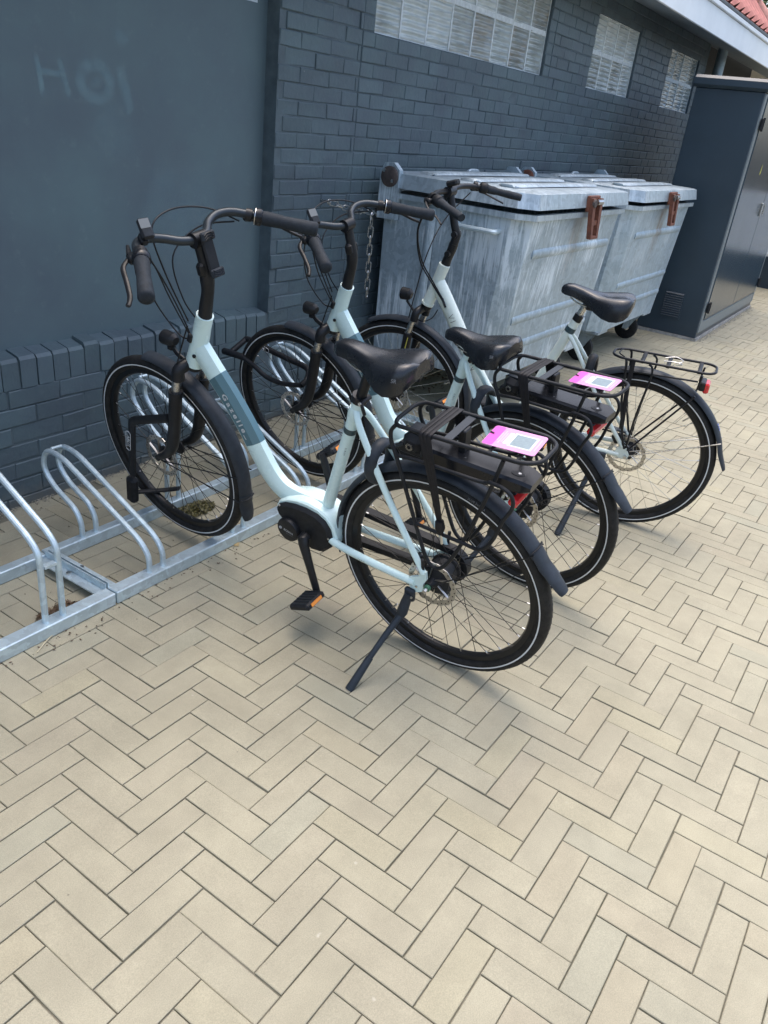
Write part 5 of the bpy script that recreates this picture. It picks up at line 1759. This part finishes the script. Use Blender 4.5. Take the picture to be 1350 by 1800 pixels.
def make_citybike(x, y, head, lean, steer, label, wb=1.095, seed=9):
    fw = Vector((math.cos(head), math.sin(head), 0))
    lf0 = Vector((-math.sin(head), math.cos(head), 0))
    up0 = Vector((0, 0, 1))
    up = up0 * math.cos(lean) + lf0 * math.sin(lean)
    lf = lf0 * math.cos(lean) - up0 * math.sin(lean)
    rot = Matrix((fw, lf, up)).transposed()
    B = thing('bicycle', (x, y, 0.0), label, 'bicycle', 'pale bicycles parked at the rack', rot)
    T = Matrix.Translation((0, 0, RTY))
    ha = R_(69.5)
    ax = Vector((-math.cos(ha), 0, math.sin(ha)))
    perp = Vector((math.sin(ha), 0, math.cos(ha)))
    Apt = Vector((wb, 0, 0)) - perp * 0.05
    ST = T @ Matrix.Translation(Apt) @ Matrix.Rotation(steer, 4, ax) @ Matrix.Translation(-Apt)
    part = lambda: MB(T)
    spart = lambda: MB(ST)
    add_wheel(WR3, B, T, 32, seed)
    add_wheel(WF3, B, ST @ Matrix.Translation((wb, 0, 0)), 32, seed + 1)
    m = part()
    DT = catmull([(.946, 0, .560), (.915, 0, .515), (.867, 0, .440), (.812, 0, .350), (.755, 0, .255), (.690, 0, .155), (.615, 0, .065), (.54, 0, .005)], 5)
    m.tube(DT, [.030] * 8 + [.0295] * 28, 18, ref=(0, 1, 0), flat=1.15)
    m.tube([(.983, 0, .458), (.976, 0, .476), (.932, 0, .605), (.921, 0, .640)], [.0265, .0255, .0245, .0255], 18)
    m.tube([(.983, 0, .458), (.980, 0, .466)], .029, 18)
    m.tube([(.3375, 0, .490), (.525, 0, -.01)], [.0205, .021], 18)
    m.tube([(.525, -.036, -.012), (.525, .036, -.012)], .024, 18)
    for s in (-1, 1):
        m.tube(catmull([(.345, s * .012, .455), (.30, s * .026, .405), (.15, s * .050, .195), (.022, s * .064, .038)], 5), .0088, 10)
        m.tube(catmull([(.50, s * .030, -.012), (.42, s * .044, -.010), (.2, s * .056, -.004), (.03, s * .065, .0)], 4), .0105, 10)
        m.plate([(.055, -.012), (.05, .012), (.028, .052), (.012, .048), (-.012, .008), (-.008, -.014)][::-1 if s < 0 else 1], s * .060, s * .068)
    m.tube([(.235, -.036, .345), (.235, .036, .345)], .0075, 10)
    fr = m.build('frame', MAT['sage'], B, 45)
    m = part(); m.tube([(.348, 0, .462), (.3395, 0, .484)], .0216, 18, caps=False); m.build('band', MAT['tealband'], fr)
    # lettering down the left flank of the main tube (only its two visible ends are legible in the photo)
    td = (DT[17] - DT[9]).normalized()
    nn = Vector((0, 1, 0)).cross(td)
    for body, i_, dn in (('VI', 11, 0), ('EN', 21, 0)):
        td = (DT[i_ + 2] - DT[i_ - 2]).normalized()
        nn = Vector((0, 1, 0)).cross(td)
        lettering(body, 0.042, DT[i_] + Vector((0, .0352, 0)) + nn * .004, td, nn, MAT['darkprint'], fr, T, spacing=1.35, sx=.85, bold=-.0008)
    m = part(); m.tube([(.905, .033, .506), (.885, .0355, .470)], .006, 8, flat=.8); m.build('cable_port', MAT['black'], fr)
    for i_, yy in ((6, .018), (14, .012)):
        p = DT[i_]
        q = MB(T); q.tube([p + Vector((.0, yy, .027)), p + Vector((-.002, yy, .0325))], .004, 8); q.build('bolt', MAT['darkprint'], fr)
    # cranks, pedals, chain
    bb = Vector((.525, 0, -.012)); ce = Vector((.63, 0, .122))
    for s in (1, -1):
        d = (ce - bb) * s
        side = Vector((0, s, 0))
        m = part(); m.tube([bb + side * .040, bb + side * .062, bb + side * .066 + d * .15, bb + side * .078 + d, bb + side * .078 + d * 1.06], [.014, .016, .013, .011, .009], 10, flat=.75, ref=(1, 0, .3)); m.build('crank', MAT['black'], B, 50)
        pc = bb + d + side * .125
        m = part(); m.box(pc, (.085, .085, .022), ch=.006); m.tube([bb + d + side * .078, pc], .006, 8); pd = m.build('pedal', MAT['blackmatt'], B)
        for q in (-1, 1):
            m = part(); m.box(pc + Vector((q * .043, 0, 0)), (.003, .05, .011)); m.build('reflector', MAT['orange'], pd, 0)
    m = part(); m.lathe([(.02, -.050), (.082, -.050), (.084, -.046), (.082, -.042), (.02, -.042)], 40, True, (bb.x, 0, bb.z)); m.build('chainring', MAT['black'], B, 40)
    cg = []
    for i in range(13):
        a = R_(90 - 180 * i / 12); cg.append((bb.x + .080 * math.cos(a), bb.z + .080 * math.sin(a)))
    for i in range(13):
        a = R_(270 - 180 * i / 12); cg.append((.040 * math.cos(a), .040 * math.sin(a)))
    m = part(); m.tube([(u_, -.046, z_) for u_, z_ in cg], .0045, 6, closed=True); m.build('chain', MAT['spoke'], B)
    m = part()
    for k in range(5):
        rr = .046 - k * .005
        m.lathe([(.012, -.030 - k * .004), (rr, -.030 - k * .004), (rr, -.0325 - k * .004), (.012, -.0325 - k * .004)], 24)
    m.build('cassette', MAT['spoke'], B, 30)
    m = part(); m.sweep(catmull([(.60, -.058, .085), (.45, -.058, .095), (.2, -.058, .062), (.03, -.058, .052)], 5), [(-.016, 0), (.016, 0), (.016, .006), (-.016, .006)], ref=(0, 1, 0)); m.build('chain_guard', MAT['fender'], B, 50)
    # fenders
    fe = fender_shell(part(), (0, 0), .3700, 18, 164, wd=.029, flap=[(-.363, .083), (-.372, .064), (-.381, .045), (-.389, .028), (-.393, .018)]).build('fender', MAT['fender'], B, 50)
    for a, mt in ((158, 'steel'),):
        for s in (-1, 1):
            m = part(); ra = R_(a); m.tube([(0, s * .066, .0), (.376 * math.cos(ra), s * .034, .376 * math.sin(ra))], .0024, 6); m.build('fender_stay', MAT[mt], fe)
    m = part(); ra = R_(150)
    for k in range(3):
        a = R_(147 + k * 1.7)
        P0 = Vector((.3775 * math.cos(a), 0, .3775 * math.sin(a)))
        t_ = Vector((-math.sin(a), 0, math.cos(a)))
        m.add([P0 + t_ * .003 + Vector((0, -.012, 0)), P0 + t_ * .003 + Vector((0, .012, 0)), P0 - t_ * .003 + Vector((0, .012, 0)), P0 - t_ * .003 + Vector((0, -.012, 0))], [(0, 1, 2, 3)])
    m.build('sticker', MAT['blueprint'], fe, 0)
    m = spart(); fender_shell(m, (wb, 0), .3700, 62, 192, wd=.029, flap=[(wb - .367, -.092), (wb - .370, -.110), (wb - .371, -.125)]); ff = m.build('fender', MAT['fender'], B, 50)
    # fork
    m = spart()
    m.tube([(.984, 0, .455), (.996, 0, .435)], [.026, .024], 16)
    m.tube(fillet([(1.018, .056, .385), (1.012, .056, .425), (1.0, 0, .437), (1.012, -.056, .425), (1.018, -.056, .385)], .03, 4), .018, 12, ref=(1, 0, 0))
    for s in (-1, 1):
        m.tube(catmull([(1.040, s * .056, .325), (1.052, s * .056, .22), (1.070, s * .056, .09), (1.095, s * .056, 0)], 4), [.0205] * 9 + [.018, .016, .014, .012], 12)
    fk = m.build('fork', MAT['black'], B, 45)
    for s in (-1, 1):
        m = spart(); m.tube([(1.014, s * .056, .41), (1.042, s * .056, .322)], .0145, 14); m.build('stanchion', MAT['steel'], fk)
    m = spart(); m.tube(catmull([(1.03, .078, .31), (1.045, .080, .20), (1.03, .076, .10)], 4), .004, 6, flat=.4); m.build('sticker', simple('yellow_line', (.45, .42, .06), .5), fk)
    m = spart(); m.tube([(1.066, 0, .475), (1.078, 0, .478), (1.115, 0, .478)], [.015, .026, .028], 16); m.tube([(1.09, 0, .45), (1.05, 0, .41), (1.01, 0, .42)], .006, 6); hl_ = m.build('headlight', MAT['black'], B)
    m = spart(); m.tube([(1.1145, 0, .478), (1.1165, 0, .478)], .025, 16); m.build('lens', MAT['lens'], hl_)
    # adjustable stem, bar
    m = spart()
    m.tube([(.922, 0, .635), (.914, 0, .665), (.899, 0, .705), (.893, 0, .73)], [.021, .019, .0195, .020], 14)
    m.tube([(.894, 0, .726), (.884, 0, .765), (.900, 0, .805), (.93, 0, .905), (.936, 0, .925)], [.019, .018, .0165, .016, .016], 14)
    m.tube([(.906, -.024, .690), (.906, .034, .690)], .012, 10); m.tube([(.888, -.026, .770), (.888, .026, .770)], .013, 10)
    m.tube([(.937, -.028, .930), (.937, .028, .930)], .021, 14)
    m.build('stem', MAT['black'], B, 45)
    bar = [(.937, 0, .930), (.945, .06, .934), (.940, .13, .936), (.915, .19, .932), (.872, .232, .925), (.745, .308, .900)]
    full = [(u_, -l_, z_) for u_, l_, z_ in bar[:0:-1]] + bar
    m = spart(); m.tube(catmull(full, 6), .0112, 12); hb = m.build('handlebar', MAT['black'], B, 60)
    for s in (-1, 1):
        g0, g1 = Vector((.868, s * .235, .924)), Vector((.740, s * .312, .899))
        gd = (g1 - g0).normalized()
        m = spart(); m.tube([g0, g0 + (g1 - g0) * .2, g0 + (g1 - g0) * .28, g0 + (g1 - g0) * .7, g1], [.019, .0185, .0155, .0175, .016], 14, flat=.9); m.build('grip', MAT['grip'], hb, 60)
        m = spart(); m.tube([g0 - gd * .036, g0 - gd * .030, g0 - gd * .004, g0], [.016, .0225, .0225, .018], 16); m.build('shifter_collar', MAT['blackmatt'], hb, 50)
        fwd = Vector((-gd.y, gd.x, 0)) * s
        if fwd.x < 0: fwd = -fwd
        c = g0 - gd * .055
        m = spart(); m.tube([c - gd * .008, c + gd * .008], .0185, 12); m.box(c + fwd * .02 + Vector((0, 0, -.012)), (.038, .024, .022), Matrix.Rotation(math.atan2(gd.y, gd.x), 3, 'Z'), ch=.005)
        m.tube(catmull([c + fwd * .03 + Vector((0, 0, -.014)), c + fwd * .045 + gd * .04 + Vector((0, 0, -.022)), c + fwd * .04 + gd * .10 + Vector((0, 0, -.036)), c + fwd * .045 + gd * .14 + Vector((0, 0, -.046))], 4), .0055, 8, flat=.7); m.build('brake_lever', MAT['black'], hb, 50)
    rt = Matrix.Rotation(R_(18), 3, 'Y')
    m = spart(); m.box((.922, .012, .966), (.05, .042, .024), rt, ch=.007); dsp = m.build('display', MAT['blackmatt'], B)
    m = spart(); m.box((.9185, .012, .9787), (.036, .032, .0015), rt); m.build('screen', MAT['lens'], dsp, 0)
    cable(B, ST, [(.93, .20, .905), (.985, .17, .80), (.995, .10, .66), (.95, .05, .56), (.900, .036, .495)], .0032)
    cable(B, ST, [(.925, .21, .905), (.975, .185, .80), (.985, .11, .67), (.945, .055, .57), (.898, .037, .500)], .0032)
    cable(B, ST, [(.93, -.20, .905), (.99, -.10, .80), (1.0, .02, .68), (1.02, .06, .52), (1.035, .075, .40)], .0026)
    cable(B, ST, [(1.02, .05, .40), (.98, .05, .39), (.94, .04, .41), (.92, .03, .45)], .0024)
    # saddle
    m = part(); m.tube([(.345, 0, .47), (.2885, 0, .62)], .0135, 14); m.build('seat_post', MAT['steel'], B)
    m = part(); m.tube([(.3275, 0, .512), (.3175, 0, .540)], .0195, 18); m.build('seat_clamp', MAT['black'], B)
    m = part(); m.tube([(.3385, 0, .486), (.328, 0, .514)], .0195, 18); m.build('seat_tube_collar', MAT['sage'], B)
    saddle(B, T, .038, -.012, MAT['saddle'], .96, logo=False, k=.95, tilt=.10)
    # slim carrier with spring clip
    zt = lambda u_: .418 + (.148 - u_) * .018
    m = part()
    cp = fillet([(.0, .058, 0), (.115, .058, 0), (.150, .030, 0), (.150, -.030, 0), (.115, -.058, 0), (-.225, -.058, 0), (-.250, -.035, 0), (-.250, .035, 0), (-.225, .058, 0), (-.0001, .058, 0)], .02, 4)
    m.tube([Vector((p.x, p.y, zt(p.x))) for p in cp[:-1]], .0052, 10, closed=True)
    for u_ in (.03, -.07, -.19):
        m.box((u_, 0, zt(u_) - .003), (.016, .118, .010), ch=.002)
    m.tube(catmull([(.10, .052, zt(.1) + .004), (.125, .03, zt(.1) + .008), (.12, -.02, zt(.1) + .008), (.10, -.045, zt(.1) + .004)], 4), .0028, 6)
    for s in (-1, 1):
        m.tube(catmull([(.092, s * .058, .415), (.085, s * .062, .39), (.07, s * .064, .24), (.03, s * .068, .08), (.012, s * .068, .035)], 4), .0052, 8)
        m.tube(catmull([(.0, s * .058, .415), (-.02, s * .062, .38), (.0, s * .066, .2), (.008, s * .068, .04)], 4), .0045, 8)
        m.tube([(-.195, s * .056, .385), (.10, s * .060, .372)], .0038, 8)
        m.tube([(-.205, s * .05, .41), (-.20, s * .05, .35)], .0045, 8)
        m.tube([(-.20, s * .034, .315), (.0, s * .068, .03)], .0042, 8)
    m.build('carrier', MAT['black'], B, 60)
    m = part()
    for s in (-1, 1):
        m.tube(catmull([(-.05, s * .02, zt(0) + .006), (-.09, s * .03, zt(0) + .014), (-.12, s * .02, zt(0) + .006), (-.10, s * .01, zt(0) - .004)], 4), .002, 5)
    m.build('spring_clip', MAT['steel'], B)
    m = part(); m.tube([(.062, .060, .415), (.060, .063, .30), (.045, .066, .12)], .010, 8, flat=.3, ref=(1, 0, 0)); m.build('strap', MAT['strap'], B)
    m = part(); m.box((-.232, 0, .352), (.022, .060, .042), ch=.006); tl = m.build('tail_light', MAT['red'], B)
    m = part(); m.box((-.215, 0, .358), (.022, .066, .036), ch=.004); m.build('bracket', MAT['black'], tl)
    RLK = [Vector((.228, .052 * math.cos(R_(-60 + 300 * i / 16)), .318 + .058 * math.sin(R_(-60 + 300 * i / 16)))) for i in range(17)]
    m = part(); m.tube(RLK, .013, 10, flat=1.4, ref=(0, 0, 1)); m.build('ring_lock', MAT['blackmatt'], B, 50)
    # kickstand
    m = part()
    m.box((.10, .074, -.028), (.04, .016, .05), ch=.004); m.tube([(.10, .078, -.03), (.125, .090, -.09), (.15, .19, -.19)], [.012, .013, .0095], 10)
    ks = m.build('kickstand', MAT['kick'], B, 45)
    m = part(); m.tube([(.148, .185, -.186), (.177, .300, -.306), (.180, .3135, -.318)], [.011, .0145, .013], 10); m.build('rubber_foot', MAT['kick'], ks)
    m = part(); m.tube([(0, .066, 0), (0, .082, 0)], .0075, 6); m.build('axle_nut', MAT['steel'], B)
    m = part(); m.box((.05, .046, .066), (.045, .02, .04), Matrix.Rotation(R_(35), 3, 'Y'), ch=.005); m.build('brake_caliper', MAT['blackmatt'], B)
    return B, T, ST

B1, T1, S1 = make_ebike(1.8945, -1.7492, R_(90.16), R_(13.0), R_(-2.0), 0.038, 'pale mint electric bicycle with a square mount plate on its stem, beside the empty rack', (0, 0), True, seed=1)
B2, T2, S2 = make_ebike(2.5291, -1.7367, R_(84.36), R_(10.62), R_(5.5), 0.030, 'pale mint electric bicycle with lowered saddle standing between the other two bicycles', (.026, -.095), False, seed=4)
B3, T3, S3 = make_citybike(3.3299, -1.8434, R_(99.82), R_(6.7), R_(-5), 'sage green city bicycle with slim empty carrier and silver spokes beside the waste containers')

def world_of(B, M_, p):
    return B.matrix_world @ (M_ @ Vector(p))

# ================================================================== CARDS ON THE CARRIERS
def make_card(B, T, label):
    c = Vector((-.178, .0, .5368))
    base = world_of(B, T, c)
    rot = B.matrix_world.to_3x3() @ Matrix.Rotation(R_(4), 3, 'Y') @ Matrix.Rotation(R_(3), 3, 'Z')
    o = thing('card', base, label, 'card', 'pink cards on the carriers', rot)
    L_, W_ = .138, .093
    def rr(l, w, r, z):
        P = []
        for cx, cy, a0 in ((l / 2 - r, w / 2 - r, 0), (-l / 2 + r, w / 2 - r, 90), (-l / 2 + r, -w / 2 + r, 180), (l / 2 - r, -w / 2 + r, 270)):
            for k in range(5):
                a = R_(a0 + k * 22.5)
                P.append((cx + r * math.cos(a), cy + r * math.sin(a), z))
        return P
    m = MB(); a, b = rr(L_, W_, .008, 0), rr(L_, W_, .008, .0018)
    n = len(a)
    m.add(a + b, [tuple(range(n))[::-1], tuple(range(n, 2 * n))] + [(i, (i + 1) % n, n + (i + 1) % n, n + i) for i in range(n)])
    m.build('sheet', MAT['pink'], o, 30)
    m = MB(); m.add([(p[0] * .98 + .0, p[1] * .98, .00205) for p in rr(.028, W_ * .98, .006, 0)], [tuple(range(20))])
    m.v = [v + Vector((.0545, 0, 0)) for v in m.v]; m.build('band', MAT['pinkd'], o, 0)
    m = MB(); m.box((-.022, 0, .0021), (.062, .062, .0004)); pn = m.build('panel', MAT['white'], o, 0)
    m = MB(); m.box((-.022, 0, .0025), (.051, .051, .0004)); m.build('panel_field', MAT['qrpanel'], pn, 0)
    m = MB(); m.box((.0165, 0, .0021), (.010, .054, .0004)); m.build('caption_strip', MAT['white'], o, 0)
    for k, (xx, w_) in enumerate(((.0265, .046), (.0325, .062), (.0385, .040), (-.060, .056))):
        m = MB(); m.box((xx, 0, .0021), (.0035, w_, .0004)); m.build('printed_line', MAT['pinkl'], o, 0)
    m = MB(); m.tube([(.071, -.008, -.004), (.066, -.008, .004), (.058, -.006, .003)], .0022, 6); m.build('cable_tie', MAT['strap'], o)
make_card(B1, T1, 'pink printed card on the carrier of the bicycle beside the empty rack')
make_card(B2, T2, 'pink printed card on the carrier of the middle bicycle with lowered saddle')

# ================================================================== LOCKS
wb = 1.124
def lock_flat():
    base = world_of(B1, S1, (1.30, .075, -.30)); base.z = max(base.z, 0.0)
    o = thing('bicycle_lock', base, 'black folding lock hanging on the front wheel beside the empty rack', 'lock', 'bicycle locks')
    X = Matrix.Translation(-base) @ B1.matrix_world @ S1
    P = [(1.016, .070, .205), (1.211, .078, .127), (1.276, .080, -.128)]
    m = MB(X); m.tube(fillet(P, .022, 4), .0165, 8, flat=.55, ref=(0, 0, 1)); bar = m.build('shackle', MAT['blackmatt'], o, 50)
    m = MB(X); d = Vector((.034, 0, -.15)).normalized()
    c = Vector((1.297, .080, -.205))
    rt = Matrix.Rotation(math.atan2(.034, .15) * -1, 3, 'Y')
    m.box(c, (.046, .034, .125), rt, ch=.010); m.build('lock_body', MAT['blackmatt'], o)
    m = MB(X); m.tube(fillet([(1.30, .075, -.225), (1.285, .02, -.245), (1.235, -.040, -.250), (1.20, -.055, -.238)], .02, 3), .013, 8, flat=.6); m.build('rear_arm', MAT['blackmatt'], o, 50)
    a, b = Vector(P[1]), Vector(P[2])
    dn = (b - a).normalized()
    sd_ = Vector((0, 1, 0))
    cc = a + dn * .085 + Vector((0, .0175, 0))
    ur = dn.cross(Vector((0, 1, 0)))
    lettering('ABUS', .020, cc, dn, ur if ur.x < 0 else -ur, MAT['white'], o, X, sx=1.1)
    m = MB(X)
    ex, ey = dn, ur
    pts = [cc + ex * q[0] + ey * q[1] for q in [(.042 * math.cos(t) if abs(math.cos(t)) < .98 else .042 * math.copysign(1, math.cos(t)), .0115 * math.sin(t)) for t in [2 * PI * i / 28 for i in range(28)]]]
    pts = []
    for cx, a0 in ((.032, -90), (-.032, 90)):
        for k in range(9):
            t = R_(a0 + k * 22.5)
            pts.append(cc + ex * (cx + .0115 * math.cos(t)) + ey * (.0115 * math.sin(t)))
    m.tube(pts, .0009, 4, closed=True); m.build('mark_outline', MAT['white'], o, 0)
lock_flat()
def lock_u():
    base = world_of(B2, S2, (1.40, .05, -.10)); base.z = 0.28
    o = thing('bicycle_lock', base, 'black U lock clamped through the front wheel of the middle bicycle', 'lock', 'bicycle locks')
    X = Matrix.Translation(-base) @ B2.matrix_world @ S2
    m = MB(X); m.tube([(1.512, .051, .168), (1.508, .051, .169), (1.40, .051, .171), (1.392, .051, .171)], [.011, .0145, .0145, .011], 14); m.tube([(1.468, .05, .172), (1.462, -.05, .200)], .0125, 12); cbx = m.build('crossbar', MAT['blackmatt'], o, 45)
    m = MB(X); m.tube(catmull([(1.40, .051, .171), (1.33, .052, .145), (1.266, .052, .113), (1.18, .050, .107), (1.08, .042, .124)], 5), .0105, 10); m.build('shackle_arm', MAT['blackmatt'], o, 60)
    A2 = catmull([(1.462, -.045, .200), (1.43, -.047, .20), (1.33, -.050, .180), (1.22, -.050, .165), (1.12, -.045, .155), (1.08, .0, .14), (1.08, .042, .124)], 5)
    m = MB(X); m.tube(A2, .0125, 10); m.build('shackle_arm', MAT['blackmatt'], o, 60)
    cc = Vector((1.36, -.0355, .190))
    dn = Vector((-.11, 0, -.024)).normalized()
    ur = dn.cross(Vector((0, 1, 0)))
    if ur.z < 0: ur = -ur
    lettering('ABUS', .018, cc, dn, ur, MAT['white'], o, X)
    pts = []
    m = MB(X)
    for cx, a0 in ((.028, -90), (-.028, 90)):
        for k in range(9):
            t = R_(a0 + k * 22.5)
            pts.append(cc + dn * (cx + .0105 * math.cos(t)) + ur * (.0105 * math.sin(t)))
    m.tube(pts, .0009, 4, closed=True); m.build('mark_outline', MAT['white'], o, 0)
lock_u()

# ================================================================== DEBRIS
def clump(name, x, y, rx, ry, n, mat, label, cat, h=.012, seed=1, sz=.008):
    r = random.Random(seed)
    m = MB()
    for _ in range(n):
        a, d = r.random() * 6.28, r.random() ** .6
        p = Vector((x + math.cos(a) * rx * d, y + math.sin(a) * ry * d, .002 + r.random() * h * (1 - d * .7)))
        q = Vector((r.gauss(0, .6), r.gauss(0, .6), 1)).normalized()
        s = q.orthogonal().normalized()
        s = (Matrix.Rotation(r.random() * 6.28, 3, q) @ s) * sz * (.5 + r.random())
        u = q.cross(s) * (.4 + r.random() * .5)
        m.add([p - s, p + u, p + s + Vector((0, 0, .003)), p - u], [(0, 1, 2, 3)])
    o = m.build(name, mat, None, 0)
    return tag(o, label, cat, kind='stuff')
clump('moss', 2.06, -.50, .10, .055, 900, MAT['moss'], 'dry olive moss clump on the paving inside the rack', 'moss', .022, 2, .006)
clump('leaf_litter', 1.255, -.715, .075, .035, 260, MAT['litter'], 'brown leaf litter caught against the beam of the empty rack', 'leaves', .016, 3, .008)
clump('leaf_litter', 1.60, -.735, .15, .018, 300, MAT['litter'], 'brown leaf litter along the beam under the low hoops', 'leaves', .010, 4, .007)
clump('leaf_litter', 4.9, -.30, .8, .2, 240, MAT['litter'], 'scattered brown leaves under the waste containers', 'leaves', .008, 5, .014)
r_ = random.Random(21)
m = MB()
for _ in range(300):
    x, y = r_.uniform(.9, 3.6), -.812 - abs(r_.gauss(0, .035)) if r_.random() < .55 else (-.02 - abs(r_.gauss(0, .06)) if r_.random() < .6 else r_.uniform(-.76, -.05))
    s = r_.uniform(.001, .0036)
    a = r_.random() * 6.28
    m.add([(x + s * math.cos(a + k * 1.57) * (1 if k % 2 else 1.8), y + s * math.sin(a + k * 1.57) * (1 if k % 2 else 1.8), .0025) for k in range(4)] + [(x, y, .005)], [(0, 1, 4), (1, 2, 4), (2, 3, 4), (3, 0, 4)])
tag(m.build('crumbs', MAT['litter'], None, 0), 'dark crumbs of dirt scattered along the rack on the paving', 'dirt', kind='stuff')
m = MB(); m.tube(catmull([(1.09, -.845, .004), (1.15, -.815, .006), (1.23, -.79, .004)], 4), .0018, 5); tag(m.build('straw', MAT['straw'], None), 'pale dry straw lying beside the beam of the empty rack', 'straw')
m = MB(); m.add([(1.955, -.815, .003), (1.975, -.80, .006), (1.985, -.815, .004), (1.965, -.83, .003)], [(0, 1, 2, 3)]); m.add([(1.955, -.815, .0022), (1.975, -.80, .0050), (1.985, -.815, .0030), (1.965, -.83, .0022)], [(3, 2, 1, 0)])
tag(m.build('fallen_leaf', simple('ochre_leaf', (.34, .25, .11), .7), None, 0), 'small ochre leaf on the paving in front of the rack', 'leaf')

# sandy crust where the paving meets the wall
r_ = random.Random(33)
m = MB()
for _ in range(2600):
    x = r_.uniform(0.6, 3.9)
    y = -0.001 - abs(r_.gauss(0, .016)) * (0.6 + 0.8 * math.sin(x * 5.1) ** 2)
    q = r_.uniform(.0012, .0045)
    a = r_.random() * 6.28
    h = q * r_.uniform(.4, 1.0)
    m.add([(x + q * math.cos(a + k * 2.09), y + q * math.sin(a + k * 2.09), .001) for k in range(3)] + [(x, y, .001 + h)], [(0, 1, 3), (1, 2, 3), (2, 0, 3)])
for _ in range(700):
    x = r_.uniform(7.54, 10.1)
    y = -1.186 - abs(r_.gauss(0, .02))
    q = r_.uniform(.003, .010)
    a = r_.random() * 6.28
    m.add([(x + q * math.cos(a + k * 2.09), y + q * math.sin(a + k * 2.09), .001) for k in range(3)] + [(x, y, .001 + q * .6)], [(0, 1, 3), (1, 2, 3), (2, 0, 3)])
tag(m.build('sand', simple('sand_crust', (.27, .25, .20), .95, var=.3, vscale=30), None, 0), 'pale sandy grit gathered along the foot of the wall and cabinet', 'sand', kind='stuff')
